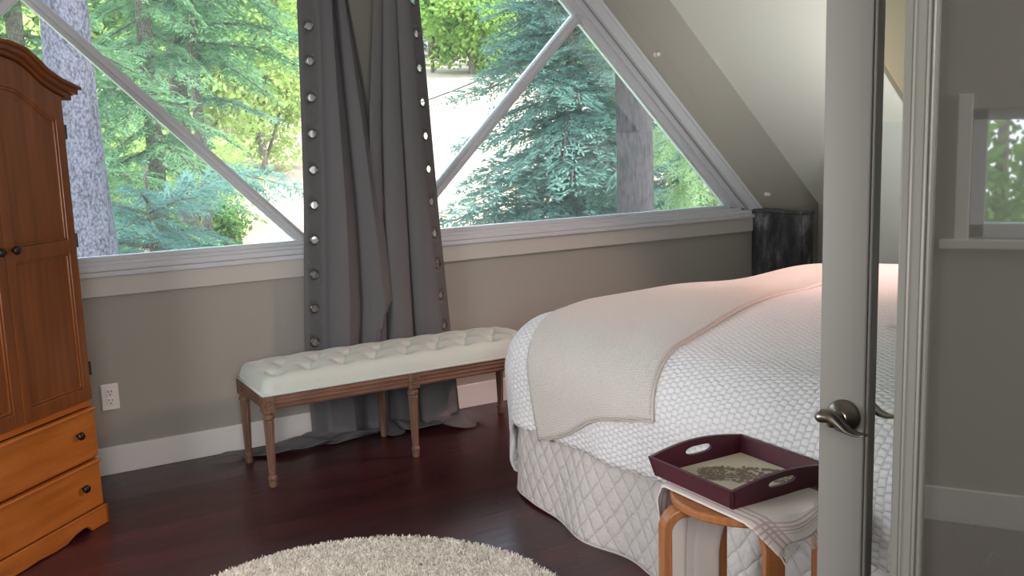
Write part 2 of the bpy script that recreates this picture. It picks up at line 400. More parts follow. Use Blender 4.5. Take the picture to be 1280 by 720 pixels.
# baseboards, casings, sills
struct(MB().box(-1.52, 4.93, D - .016, D, 0, .125).build('baseboard_front', M['base'], bevel=.003), 'tall white baseboard under the gable windows', 'baseboard')
struct(MB().box(HX, HX + .015, -1.6, 1.9, 0, .125).build('baseboard_left', M['base'], bevel=.003), 'white baseboard of the hall wall', 'baseboard')
def rake_strip(c0, c1, y0, y1, s, zlo, xin=XC + PW):
    # strip between lines x+z=c0 and x+z=c1, from zlo up to the centre
    mx = lambda x: XC + s * (x - XC)
    return MB().prism([(mx(c0 - zlo), zlo), (mx(c1 - zlo), zlo), (mx(xin), c1 - xin), (mx(xin), c0 - xin)], y0, y1)
n = 1
for s, side in ((-1, 'left'), (1, 'right')):
    m = rake_strip(OPEN, 5.335, D - .022, D + .002, s, .93); add(m, rake_strip(5.305, 5.335, D - .03, D, s, .93))
    struct(m.build('trim_%d' % n, M['vinyl'], bevel=.002), 'pale sloped casing of the %s gable window' % side, 'trim'); n += 1
    m = rake_strip(5.34, 5.487, D - .012, D + .002, s, .885)
    struct(m.build('trim_%d' % n, M['wall'], bevel=.003), 'beige sloped board beside the %s gable window' % side, 'trim'); n += 1
n = 6
for s, side in ((-1, 'left'), (1, 'right')):
    x0, x1 = sorted((XC + s * .19, XC + s * (4.315 - XC + .09)))
    struct(MB().box(x0, x1, D - .02, D + .001, .796, .882).build('trim_%d' % n, M['trim'], bevel=.003), 'beige apron board under the %s gable window' % side, 'trim')
    m = MB().box(x0, x1, D - .036, D + .06, .882, .904); m.box(x0, x1, D - .012, D + .06, .904, .93)
    struct(m.build('sill_%d' % (n - 5), M['vinyl'], bevel=.004), 'pale window sill under the %s gable window' % side, 'sill'); n += 1

# gable windows
def make_window(s, idx, label):
    mx = lambda x: XC + s * (x - XC)
    root = empty('window_%d' % idx, (XC + s * 1.3, D + .06, WZ)); struct(root, label, 'window')
    ox = XC + s * 1.3
    def loc(m):
        m.v = [(x - ox, y - (D + .06), z - WZ) for x, y, z in m.v]; return m
    y0, y1 = D + .03, D + .1
    XI = XC + PW
    fr = MB()
    P = lambda L: [(mx(x), z) for x, z in L]
    # outer stepped frame: two nested steps
    for (a, b, ya, yb) in ((0, .045, D + .012, D + .1), (.035, .095, D + .04, D + .1)):
        ra, rb = OPEN - a * 1.414 * .75, OPEN - b * 1.414 * .75
        zb = WZ + (.028 if a == 0 else .03)
        fr.prism(P([(ra - WZ, WZ), (rb - WZ, WZ), (XI, rb - XI), (XI, ra - XI)]), ya, yb)
    fr.prism(P([(XI, WZ), (OPEN - WZ - .01, WZ), (OPEN - WZ - .03, .945), (XI, .945)]), D + .012, D + .1)
    fr.prism(P([(XI, .94), (5.2 - .94, .94), (5.14 - .963, .963), (XI, .963)]), D + .04, D + .1)
    fr.prism(P([(XI, WZ), (XI + .045, WZ), (XI + .045, OPEN - XI - .05), (XI, OPEN - XI)]), D + .02, D + .1)
    loc(fr).build('frame', M['vinyl'], root, bevel=.004)
    # muntin z-x=-1.0 (mirrored), perpendicular width .053 -> vertical .075
    mu = MB()
    for (h, ya, yb) in ((.036, D + .04, D + .1), (.014, D + .028, D + .1)):
        c = -1.0; xa = XI + .02; xb = (5.15 - c) / 2
        mu.prism(P([(.96 - c - h, .96), (.96 - c + h, .96), (xb + h * .5, xb + c - h * .5), (xb - h * .5, xb + c + h * .5)]), ya, yb)
    loc(mu).build('muntin', M['vinyl'], root, bevel=.003)
    J = (3.07, 2.07); A = (1.97, .97)
    for poly in ([A, (5.14 - .955, .955), J], [(XI + .03, .955), A, J, (XI + .03, 5.14 - XI - .03)]):
        loc(MB().prism(P(poly), D + .068, D + .074)).build('pane', M['glass'], root)
make_window(-1, 1, 'left gable window divided by a diagonal bar')
make_window(1, 2, 'right gable window divided by a diagonal bar')

# little wall hooks on the sloped board
for k, (x, z, lb) in enumerate(((3.562, 1.87, 'small white hook halfway up the sloped board'), (4.44, 1.02, 'small white hook low on the sloped board above the black box'))):
    m = MB(); m.lathe([(.016, 0), (.016, -.006), (.007, -.008), (.007, -.022), (.012, -.026), (.012, -.032), (.004, -.035)], (0, 0, 0), 14, 'y')
    o = m.build('wall_hook', M['white_plastic'], smooth=True, loc=(x, D - .01, z)); tag(o, lb, 'hook', 'white hooks on the sloped board')

# outlet
ol = empty('wall_outlet', (.50, D, .29)); tag(ol, 'white two-socket power outlet on wall beside the wardrobe', 'outlet')
MB().box(-.036, .036, -.006, 0, 0, .117).build('cover_plate', M['white_plastic'], ol, bevel=.003)
for z in (.039, .078):
    sk = MB().box(-.017, .017, -.0085, -.005, z - .0165, z + .0165).build('socket', M['white_plastic'], ol, bevel=.004)
    m = MB(); m.box(-.008, -.005, -.0092, -.008, z + .001, z + .010); m.box(.005, .008, -.0092, -.008, z + .001, z + .010); m.lathe([(.003, -.0092), (.003, -.008)], (0, 0, z - .008), 8, 'y')
    m.build('slots', M['black_hole'], sk)

# ------------------------------------------------------------------ wardrobe (local: x right along front, y into, z up; right front corner at 0)
wd = empty('wardrobe', (.39, 3.84, 0), R(45)); tag(wd, 'honey pine wardrobe with arched top and black knobs', 'wardrobe')
W_ = .75; DP = .46; UC = -W_ / 2
def arch(x):   # top of the cornice
    u = min(-x, W_ + x)
    return interp(u, [-.03, .0, .06, .122, .173, .223, .292, .375], [1.648, 1.656, 1.674, 1.702, 1.739, 1.770, 1.786, 1.790])
xs = [-W_ + .0 + i * (W_ / 40) for i in range(41)]
body = MB()
body.box(-.05, -.028, .02, DP, .05, 1.60); body.box(-W_ + .028, -W_ + .05, .02, DP, .05, 1.60); body.box(-W_ + .03, -.03, DP - .015, DP, .05, 1.62)
body.box(-W_ + .03, -.03, .02, DP, .05, .075); body.box(-W_ + .03, -.03, .02, DP, .476, .492); body.box(-W_ + .03, -.03, .02, DP, 1.59, 1.605)
body.build('carcass', M['pine_v_shaded'], wd, bevel=.002)
MB().box(-W_ + .028, -.028, .012, .024, .268, .277).build('drawer_rail', M['pine_h'], wd, bevel=.002)
MB().box(-W_ + .028, -.028, .012, .024, .47, .495).build('drawer_rail', M['pine_h'], wd, bevel=.002)
ff = MB()
ins = [x for x in xs if -W_ + .027 <= x <= -.027]
ff.prism([(ins[0], 1.5)] + [(ins[-1], 1.5)] + [(x, arch(x) - .03) for x in reversed(ins)], .014, .03)
ff.build('top_rail', M['pine_h'], wd, bevel=.002)
# cornice: stacked mouldings following the arch, with returns
co_ = MB(); ex = [-W_ - .03 + i * ((W_ + .06) / 48) for i in range(49)]
for (o0, o1, ya) in ((-.012, .0, -.042), (-.030, -.010, -.030), (-.046, -.028, -.014)):
    e2 = [x for x in ex] if ya < -.02 else [x for x in ex if -W_ + .0 < x < .0]
    sh = 0 if ya == -.042 else (.006 if ya == -.030 else .0)
    e2 = [min(max(x, -W_ - .03 + sh), .03 - sh) for x in e2]
    i = len(co_.v)
    co_.prism([(x, arch(x) + o0) for x in e2] + [(x, arch(x) + o1) for x in reversed(e2)], ya, .04)
    for xa, xb in ((0 - .03, .03 - sh), (-W_ - .03 + sh, -W_ + .03)):
        co_.box(xa, xb, ya + .02, DP + .01, 1.648 + o0, 1.648 + o1)
co_.prism([(x, arch(x) - .05) for x in ex if -W_ + .02 < x < -.02] + [(x, arch(x)) for x in reversed(ex) if -W_ + .02 < x < -.02], .03, .05)
co_.build('cornice', M['pine_dark'], wd, bevel=.003)
MB().box(-W_ + .03, -.03, .03, DP, 1.605, 1.635).build('top_board', M['pine_h'], wd)
# plinth
pl = MB()
u_ = [0, .097, .101, .109, .125, .146, .19, .235, .30, .375]; z_ = [0, 0, .006, .016, .024, .027, .020, .004, .002, .006]
bot = [(-u, z) for u, z in zip(u_, z_)]; bot += [(-W_ + u, z) for u, z in reversed(list(zip(u_, z_))[:-1])]
pl.prism(bot + [(-W_, .077), (0, .077)], 0, .02); pl.prism([(0, 0), (.1, 0), (.12, .03), (DP - .1, .03), (DP - .08, 0), (DP, 0), (DP, .077), (0, .077)], -.02, 0, 'yz')
i = len(pl.v); pl.prism([(0, 0), (.1, 0), (.12, .03), (DP - .1, .03), (DP - .08, 0), (DP, 0), (DP, .077), (0, .077)], -W_, -W_ + .02, 'yz')
pl.build('plinth', M['pine_h'], wd, bevel=.004)
knob_prof = [(.006, 0), (.006, -.010), (.0145, -.013), (.0155, -.019), (.012, -.026), (.005, -.028)]
def door(x0, x1, kx, hinge_x):
    d = MB(); ya, yb = -.002, .018
    top = lambda x: arch(x) - .052
    ptop = lambda x: interp(min(-x, W_ + x), [.06, .115, .177, .245, .314, .375], [1.524, 1.548, 1.590, 1.628, 1.640, 1.642])
    sw = .042 if abs(x1 + .03) < .01 else .042
    xl, xr = x0 + .042, x1 - .040
    N = [x0 + (x1 - x0) * i / 24 for i in range(25)]
    def seg(a, b): return [a + (b - a) * i / 16 for i in range(17)]
    d.prism([(x0, .497), (xl, .497)] + [(xl, top(xl)), (x0, top(x0))], ya, yb)
    d.prism([(xr, .497), (x1, .497), (x1, top(x1)), (xr, top(xr))], ya, yb)
    d.box(xl, xr, ya, yb, .497, .548); d.box(xl, xr, ya, yb, 1.052, 1.103)
    q = seg(xl, xr); d.prism([(x, ptop(x)) for x in q] + [(x, top(x)) for x in reversed(q)], ya, yb)
    # panels recessed, with a thin bead all round
    d.prism([(xl, 1.09), (xr, 1.09)] + [(x, ptop(x) + .01) for x in reversed(q)], .009, .014)
    d.box(xl, xr, .009, .014, .54, 1.06)
    b = .009
    for z0, z1 in ((.548, 1.052),):
        d.box(xl, xl + b, .003, .012, z0, z1); d.box(xr - b, xr, .003, .012, z0, z1); d.box(xl, xr, .003, .012, z0, z0 + b); d.box(xl, xr, .003, .012, z1 - b, z1)
    d.box(xl, xl + b, .003, .012, 1.103, ptop(xl)); d.box(xr - b, xr, .003, .012, 1.103, ptop(xr)); d.box(xl, xr, .003, .012, 1.103, 1.103 + b)
    d.prism([(x, ptop(x) - b) for x in q] + [(x, ptop(x) + .002) for x in reversed(q)], .003, .012)
    dr = d.build('door', M['pine_v_shaded'], wd, bevel=.003)
    MB().lathe(knob_prof, (kx, ya, 1.095), 18, 'y').build('knob', M['black_knob'], dr, smooth=True)
    for z in (.614, 1.096, 1.488):
        h = MB().lathe([(.005, -.026), (.005, .026)], (hinge_x, ya + .002, z), 10, 'z'); h.box(hinge_x - .006, hinge_x + .006, ya + .004, .02, z - .024, z + .024)
        h.build('hinge', M['black_knob'], dr)
door(UC + .001, -.032, UC + .033, -.027)
door(-W_ + .032, UC - .001, UC - .033, -W_ + .027)
for (z0, z1, kz) in ((.277, .470, .382), (.084, .268, .179)):
    d = MB(); d.box(-W_ + .03, -.028, -.002, .018, z0, z1 - .016); d.box(-W_ + .028, -.026, -.010, .018, z1 - .016, z1 - .004); d.box(-W_ + .03, -.028, -.005, .018, z1 - .022, z1 - .014)
    dr = d.build('drawer', M['pine_h'], wd, bevel=.004)
    for x in (-.132, -W_ + .132): MB().lathe(knob_prof, (x, -.002, kz), 18, 'y').build('knob', M['black_knob'], dr, smooth=True)

# ------------------------------------------------------------------ bench
bx0, bx1, by0, by1 = 1.005, 2.37, 3.81, 4.235
be = empty('tufted_bench', ((bx0 + bx1) / 2, (by0 + by1) / 2, 0)); tag(be, 'long pale tufted bench with carved weathered wooden legs under the curtains', 'bench')
bl, bw = (bx1 - bx0) / 2, (by1 - by0) / 2
fr = MB()
for s in (-1, 1):
    y = s * (bw - .02)
    fr.box(-bl + .02, bl - .02, y - .014, y + .014, .335, .392)
    for z in (.345, .362, .379): fr.box(-bl + .05, bl - .05, y - .0185, y + .0185, z - .0045, z + .0045)
    x = s * (bl - .02); fr.box(x - .014, x + .014, -bw + .02, bw - .02, .335, .392)
    for z in (.345, .362, .379): fr.box(x - .0185, x + .0185, -bw + .05, bw - .05, z - .0045, z + .0045)
fr.build('seat_frame', M['benchwood_h'], be, bevel=.003)
flute = lambda k, h: (1.0 if (.075 < h < .285 and k % 2) or not (.075 < h < .285) else .84)
for ix in (-1, 0, 1):
    for iy in (-1, 1):
        x, y = ix * (bl - .025), iy * (bw - .025); m = MB()
        m.box(x - .025, x + .025, y - .025, y + .025, .325, .394)
        m.lathe([(.0, .02), (.013, 0), (.016, .004), (.017, .03), (.0195, .036), (.0195, .046), (.015, .052), (.0155, .075), (.0155, .0751), (.022, .284), (.022, .285), (.0185, .290), (.0245, .297), (.0245, .308), (.019, .314), (.023, .325), (.02, .33)][1:], (x, y, 0), 24, 'z', flute)
        m.lathe([(.017, -.0265), (.015, -.030), (.011, -.027)], (x, y, .36), 12, 'y'); m.lathe([(.006, -.028), (.004, -.032)], (x, y, .36), 10, 'y')
        m.build('leg', M['benchwood'], be, bevel=.002)
tufts = []
for r_ in range(3):
    nn = 9 if r_ % 2 == 0 else 8
    for k in range(nn):
        tx = (k - (nn - 1) / 2) * .150; ty = (r_ - 1) * .125; tufts.append((tx, ty))
def seat(u, v):
    ex_ = max(0, abs(u) - (bl - .054)) / .05; ey = max(0, abs(v) - (bw - .054)) / .05
    e = min(1, math.hypot(ex_, ey)); z = .445 + .045 * (1 - (u / bl) ** 4 * .3) * (1 - (v / bw) ** 2 * .35)
    z = .396 + (z - .396) * math.sqrt(max(0, 1 - e ** 2.4))
    for tx, ty in tufts:
        d2 = (u - tx) ** 2 + (v - ty) ** 2
        if d2 < .012: z -= .027 * math.exp(-d2 / .0011)
        # diagonal creases
        for sx in (-1, 1):
            dx, dy = u - tx, v - ty; L = math.hypot(.075, .125)
            a = (dx * sx * .075 + dy * .125) / L; b = abs(dx * .125 - dy * sx * .075) / L
            if 0 <= a <= L and b < .03 and abs(ty + .125) < .2: z -= .008 * math.exp(-(b / .007) ** 2) * (1 - e)
    return (u, v, z)
def nonuni(h, n):
    a = [h - .05 * (1 - math.sin(PI / 2 * k / 12)) for k in range(13)]
    return [-x for x in reversed(a)] + list(np.linspace(-h + .05, h - .05, n))[1:-1] + a if False else [-x for x in reversed(a)] + list(np.linspace(-h + .05, h - .05, n))[1:-1] + a
m = MB(); m.grid(seat, nonuni(bl - .004, 170), nonuni(bw - .004, 60), uv=lambda u, v: (u, v))
edge = MB()
cu = m.build('cushion', M['bench_fabric'], be, smooth=True)
pp = [(-bl + .004, -bw + .004), (bl - .004, -bw + .004), (bl - .004, bw - .004), (-bl + .004, bw - .004)]
m = MB()
for a, b in zip(pp, pp[1:] + pp[:1]): m.tube([(a[0], a[1], .400), (b[0], b[1], .400)], .006, 8)
m.build('piping', M['bench_fabric'], cu, smooth=True)
for tx, ty in tufts:
    MB().lathe([(.011, 0), (.0095, .004), (.004, .0065), (.001, .007)], (tx, ty, seat(tx, ty)[2] - .001), 12).build('button', M['bench_fabric'], cu, smooth=True)

# ------------------------------------------------------------------ curtains
ring_mb = MB()
def ring_mesh():
    m = MB(); N = 24
    prof = [(.0165, -.002), (.0175, -.0055), (.0215, -.0055), (.0245, -.002), (.0245, .002), (.0215, .0055), (.0175, .0055), (.0165, .002)]
    for r, h in prof:
        for k in range(N): a = 2 * PI * k / N; m.v.append((r * math.cos(a), h, r * math.sin(a)))
    n = len(prof)
    for j in range(n):
        for k in range(N): m.f.append((j * N + k, j * N + (k + 1) % N, ((j + 1) % n) * N + (k + 1) % N, ((j + 1) % n) * N + k))
    return m
def make_curtain(name, label, strip_w, Mfn, gz, S, ns, ztop, pmax, mirror):
    """sheet in (s,p): s from the grommet edge inward, p from the top down; Mfn maps to 3-D."""
    root = empty(name, (XC, D - .1, 0)); tag(root, label, 'curtain', 'grey grommet curtains between the windows')
    P0 = lambda s, p: tuple(Vector(Mfn(s, p)) - Vector((XC, D - .1, 0)))
    m = MB(); m.uv = []
    def V(s, p): m.v.append(P0(s, p)); m.uv.append((s, p)); return len(m.v) - 1
    gp = [ztop - z for z in gz]; sp_ = gp[1] - gp[0]
    bounds = [gp[0] - sp_ / 2] + [(a + b) / 2 for a, b in zip(gp, gp[1:])] + [gp[-1] + sp_ / 2]
    rows = set()
    for a, b in zip(bounds, bounds[1:]):
        for k in range(5): rows.add(round(a + (b - a) * k / 4, 5))
    # strip cells with holes
    sc_ = strip_w / 2
    for a, b, g in zip(bounds, bounds[1:], gp):
        per = [(strip_w * k / 4, a) for k in range(4)] + [(strip_w, a + (b - a) * k / 4) for k in range(4)] + [(strip_w * (1 - k / 4), b) for k in range(4)] + [(0, b - (b - a) * k / 4) for k in range(4)]
        rings = []
        for f in (0, .5, 1):
            rg = []
            for (s_, p_) in per:
                an = math.atan2(p_ - g, s_ - sc_); h = (sc_ + .0168 * math.cos(an), g + .0168 * math.sin(an))
                rg.append(V(lerp(s_, h[0], f), lerp(p_, h[1], f)))
            rings.append(rg)
        for r0, r1 in zip(rings, rings[1:]):
            for k in range(16): m.f.append((r0[k], r0[(k + 1) % 16], r1[(k + 1) % 16], r1[k]))
    # rest of the strip above and below
    extra_top = list(np.linspace(0, bounds[0], 10)); extra_bot = list(np.linspace(bounds[-1], pmax, 60))
    for ex_ in (extra_top, extra_bot):
        i0 = [[V(strip_w * k / 4, p) for p in ex_] for k in range(5)]
        for a in range(4):
            for b in range(len(ex_) - 1): m.f.append((i0[a][b], i0[a + 1][b], i0[a + 1][b + 1], i0[a][b + 1]))
    allp = sorted(set([round(x, 5) for x in extra_top] + list(rows) + [round(x, 5) for x in extra_bot]))
    ap = [allp[0]]
    for p in allp[1:]:
        if p - ap[-1] > 2e-4: ap.append(p)
    ss = list(np.linspace(strip_w, S, ns))
    i0 = [[V(s_, p) for p in ap] for s_ in ss]
    for a in range(ns - 1):
        for b in range(len(ap) - 1): m.f.append((i0[a][b], i0[a + 1][b], i0[a + 1][b + 1], i0[a][b + 1]))
    sh = m.build('fabric', M['curtain'], root, smooth=True, weld=True, solid=.003)
    rm = None
    for g in gp:
        c = Vector(P0(sc_, g)); du = (Vector(P0(sc_ + .01, g)) - Vector(P0(sc_ - .01, g))).normalized(); dz = -(Vector(P0(sc_, g + .01)) - Vector(P0(sc_, g - .01))).normalized()
        if du.x < 0: du = -du
        ny = dz.cross(du).normalized()
        if rm is None:
            ro = ring_mesh().build('grommet', M['ring'], root, smooth=True); rm = ro.data
        else:
            ro = bpy.data.objects.new('grommet', rm); col.objects.link(ro); ro.parent = root
        dz = du.cross(ny).normalized()
        mat = Matrix((du, ny, dz)).transposed().to_4x4(); mat.translation = c; ro.matrix_local = mat
ZT = 3.2
def fold(q, ks, sharp=.55): return abs(math.sin(PI * ks * q)) ** sharp
def puddle(x, y, p, zf, dirx, diry, seed, reach):
    """p: distance past the floor line"""
    q = p
    w = .012 * math.sin(q * 31 + seed + x * 9) + .010 * math.sin(q * 17 - x * 23 + seed)
    return (x + dirx * q, y + diry * q, .006 + max(0, .022 + w) * (1 - .4 * sstep(q / reach)))
SL = 1.0
def curtL(s, p):
    zb = 0.0
    st = .105
    f = s / SL
    z = ZT - p
    xl = interp(z, [0, .446, 1.14, 2.07, 3.2], [1.375, 1.366, 1.405, 1.435, 1.49]); xr = interp(z, [0, .45, .646, 1.0, 1.526, 2.08, 3.2], [1.80, 1.80, 1.822, 1.80, 1.743, 1.664, 1.60])
    if s <= st:
        x = xl + s * lerp(1, .96, s / st); y = 4.345 + .006 * math.sin(p * 3)
        xx = x
    else:
        q = (s - st) / (SL - st)
        x = lerp(xl + st * .96, xr, q ** .96)
        amp = .075 + .015 * sstep((2.2 - z) / 2)
        yy = fold(q, 2.05, .45) * amp
        x += .018 * math.sin(2 * PI * q * 2.05)
        y = 4.345 - yy - .02 * q * sstep((2 - z) / 1.5)
        y += .006 * math.sin(p * 4.1 + s * 7) * sstep((2.4 - z) / 2)
    zmin = .055
    # shortened inner corner: hem lifts
    if s > .62:
        k = sstep((s - .62) / .12); hem = lerp(0, lerp(.52, .655, sstep((s - .74) / .26)), k)
        if z < hem:
            over = hem - z; z = hem - .0 * over; y += .03 * sstep(over / .2) * .3; x -= min(over, .05) * .2
            return (x, y + min(over, .3) * .04, z)
    if z < zmin:
        q = zmin - z; reach = lerp(.46, .20, min(1, s / .6)); q *= reach / .46
        return puddle(x, y, q, zmin, -1.0, lerp(-.03, -.22, min(1, s / .6)), 1.3, .4)
    return (x, y, z)
def curtR(s, p):
    st = .10; z = ZT - p
    xr = interp(z, [0, .40, 1.12, 2.10, 3.2], [2.17, 2.145, 2.10, 2.045, 1.97]); xl = interp(z, [0, .45, 1.5, 2.08, 3.2], [1.66, 1.68, 1.74, 1.796, 1.79])
    if s <= st:
        x = xr - s * .80; y = 4.345 - .45 * s * .6 + .005 * math.sin(p * 3.3)
    else:
        q = (s - st) / (SL - st)
        x = lerp(xr - st * .80, xl, q ** .97); amp = .065 + .015 * sstep((2.2 - z) / 2)
        y = 4.325 - fold(q + .02, 2.6, .45) * amp + .03 * q
        x += .014 * math.sin(2 * PI * q * 2.6)
        y += .006 * math.sin(p * 3.7 + s * 9) * sstep((2.4 - z) / 2)
    if z < .06:
        q = .06 - z; q *= lerp(1.0, .5, min(1, s / .8)) * .62
        return puddle(x, y, q, .06, lerp(.16, .35, min(1, s)), -.75, 4.1, .3)
    return (x, y, z)
gL = [1.956 + .157 * k for k in range(7, 0, -1)] + [1.956, 1.799, 1.633, 1.468, 1.302, 1.137, .973, .808, .645, .482, .325]
gR = [2.092 + .157 * k for k in range(6, 0, -1)] + [2.092, 1.935, 1.772, 1.608, 1.444, 1.281, 1.118, .958, .80, .64, .48, .325]
make_curtain('curtain', 'long grey curtain panel with metal grommets down its left edge', .105, curtL, gL, SL, 110, ZT, ZT + .46, 1)
make_curtain('curtain', 'long grey curtain panel with metal grommets down its right edge', .10, curtR, gR, SL, 110, ZT, ZT + .40, -1)

# ------------------------------------------------------------------ black box in the corner
bb = empty('pedestal_box', (4.375, 4.215, 0)); tag(bb, 'tall narrow black painted wooden box in the corner beside the window', 'box')
MB().box(-.054, .054, -.2, .205, 0, .915).build('body', M['blackwood'], bb, bevel=.004)
MB().box(-.058, .058, -.204, .207, .915, .935).build('top', M['blackwood'], bb, bevel=.006)

# ------------------------------------------------------------------ bed
X0, Y1 = 1.80, 3.33; X1, Y0 = 3.86, 1.12; RR = .22
bd = empty('bed', ((X0 + X1) / 2, (Y0 + Y1) / 2, 0)); tag(bd, 'large bed with a white mattress under its white coverlet', 'bed')
ox, oy = (X0 + X1) / 2, (Y0 + Y1) / 2
def rbox(m, x0, x1, y0, y1, z0, z1, r, n=8):
    pts = []
    for cx, cy, a0 in ((x1 - r, y1 - r, 0), (x0 + r, y1 - r, 90), (x0 + r, y0 + r, 180), (x1 - r, y0 + r, 270)):
        for k in range(n + 1): a = R(a0 + 90 * k / n); pts.append((cx + r * math.cos(a), cy + r * math.sin(a)))
    m.prism(pts, z0, z1, 'xy'); return m
rbox(MB(), X0 + .09 - ox, X1 - .03 - ox, Y0 + .03 - oy, Y1 - .09 - oy, .40, .64, .12).build('mattress', M['mattress'], bd, bevel=.05)
rbox(MB(), X0 + .06 - ox, X1 - .06 - ox, Y0 + .06 - oy, Y1 - .06 - oy, .14, .40, .08).build('box_spring', M['mattress'], bd, bevel=.01)
for sx in (-1, 1):
    for sy in (-1, 1): MB().lathe([(.02, 0), (.026, .14)], (sx * .85, sy * .82, 0), 14).build('leg', M['black_knob'], bd)
def ztop(x, y):
    fx = (x - X0) / (X1 - X0); fy = (y - Y0) / (Y1 - Y0)
    fx = max(0, min(1, fx)); fy = max(0, min(1, fy))
    return .695 + .075 * (1 - (1 - min(1, fx / .45)) ** 2) * (1 - max(0, (fy - .55) / .45) ** 2 * .45) + .008 * math.sin(x * 5 + y * 3)
def drape(a, b, off=0, flare=.06, fold_amp=1.0):
    """flattened cloth coords -> 3-D over the rounded bed edges (foot edge Y1, side edge X0)"""
    qx, qy = max(a, X0 + RR), min(b, Y1 - RR)
    dx, dy = a - qx, b - qy; r = math.hypot(dx, dy)
    zt = ztop(qx, qy) + off
    if r < 1e-9: return Vector((qx, qy, zt))
    ux, uy = dx / r, dy / r
    Rr = RR + off; arc = Rr * PI / 2
    if r < arc: h, d = Rr * math.sin(r / Rr), Rr * (1 - math.cos(r / Rr))
    else:
        e = r - arc; th = math.atan2(abs(dy), abs(dx))
        cornerness = math.sin(2 * th) if dx and dy else 0
        h = Rr + flare * e + cornerness * -.12 * e * fold_amp; d = Rr + e * (.985 + .13 * cornerness)
        s_along = b if abs(dx) > abs(dy) else a
        h += .010 * math.sin(s_along * 11) * sstep(e / .2) + .006 * math.sin(s_along * 23 + 1) * sstep(e / .2)
    return Vector((qx + ux * h, qy + uy * h, zt - d))
OV = .445
hemA = lambda b: X0 + RR - (RR * PI / 2) - .225 - .02 * math.sin(b * 5)
HX0 = X0 + RR - (RR * PI / 2) - .18; HY1 = Y1 - RR + RR * PI / 2 + .18
us = list(np.concatenate([np.linspace(HX0, X0 + RR, 34), np.linspace(X0 + RR, X1 - .05, 60)[1:]])); vs = list(np.concatenate([np.linspace(Y0 + .02, Y1 - RR, 80), np.linspace(Y1 - RR, HY1, 34)[1:]]))
def cov(a, b):
    # hem rises slightly toward the head
    if a < X0 + RR:
        k = (X0 + RR - a) / (X0 + RR - HX0); full = (X0 + RR - HX0) - .05 * sstep((3.0 - b) / 1.4); a = X0 + RR - k * full
    return drape(a, b)
m = MB(); m.grid(cov, us, vs, uv=lambda a, b: (a, b))
cv = m.build('coverlet', M['coverlet'], smooth=True); md = cv.modifiers.new('solid', 'SOLIDIFY'); md.thickness = .010; md.offset = 1
tag(cv, 'white puckered coverlet spread over the bed', 'coverlet')
# hem binding along the visible edges, part of the coverlet
m = MB(); m.tube([cov(us[0], b) for b in vs], .006, 8); m.tube([cov(a, vs[-1]) for a in us], .006, 8); m.build('hem_binding', M['coverlet'], cv, smooth=True)
# throw: origin corner BL, length direction L, width direction w (flattened)
th = math.atan2(.23, .64); Ld = (math.cos(th), math.sin(th)); Wd = (math.sin(th), -math.cos(th))
A0 = (X0 + RR - RR * PI / 2 - .21, 2.90)
def thr(l, w):
    l2 = l - .018 * math.sin(w * 9 + 1) * (1 - l)
    a = A0[0] + Ld[0] * l2 + Wd[0] * w; b = A0[1] + Ld[1] * l2 + Wd[1] * w
    p = drape(a, b, .016, .055)
    p.z += .004 * math.sin(l * 6 + w * 5) + .003 * math.sin(w * 22 + l * 3)
    return p
ls = list(np.linspace(0, 2.1, 120)); ws = list(np.linspace(0, .69, 48))
m = MB(); m.grid(thr, ls, ws, uv=lambda l, w: (l, w))
tw = m.build('throw_blanket', M['throw'], smooth=True); md = tw.modifiers.new('solid', 'SOLIDIFY'); md.thickness = .009; md.offset = 1
tag(tw, 'cream woven throw blanket folded across the end of the bed', 'blanket')
m = MB(); m.tube([thr(l, 0) for l in ls], .006, 8); m.tube([thr(l, .69) for l in ls], .006, 8); m.tube([thr(0, w) for w in ws], .006, 8)
m.build('hem_edge', M['throw'], tw, smooth=True)
# bed skirt
def skirt(t_, z):
    # path: along side X0 from Y0 to corner, then along foot Y1
    L1 = (Y1 - .22) - Y0; arcl = .16 * PI / 2
    k = (z_top - z) / z_top
    out = .01 + .03 * k + (.016 * math.sin(t_ * 9) + .012 * math.sin(t_ * 17 + 1)) * k
    if t_ < L1: x, y, nx, ny = X0 + .05, Y0 + t_, -1, 0
    elif t_ < L1 + arcl:
        an = (t_ - L1) / .16; nx, ny = -math.cos(an), math.sin(an); x, y = X0 + .05 + .10 + nx * .10, Y1 - .22 + ny * .10
    else: x, y, nx, ny = X0 + .15 + (t_ - L1 - arcl), Y1 - .12, 0, 1
    zz = z
    if k > .98: zz = .004 + .012 * max(0, math.sin(t_ * 6.3 + 2))
    return (x + nx * out, y + ny * out, zz)
z_top = .42
ts = list(np.linspace(0, 4.2, 320)); zs = list(np.linspace(.004, z_top, 24))
m = MB(); m.grid(skirt, ts, zs, uv=lambda a, b: (a, b))
sk = m.build('bed_skirt', M['skirt'], smooth=True, solid=.008); tag(sk, 'white diamond quilted bed skirt hanging down to the floor', 'bed skirt')
m = MB(); m.tube([skirt(t_, .004) for t_ in ts], .0055, 8); m.build('hem_binding', M['skirt'], sk, smooth=True)
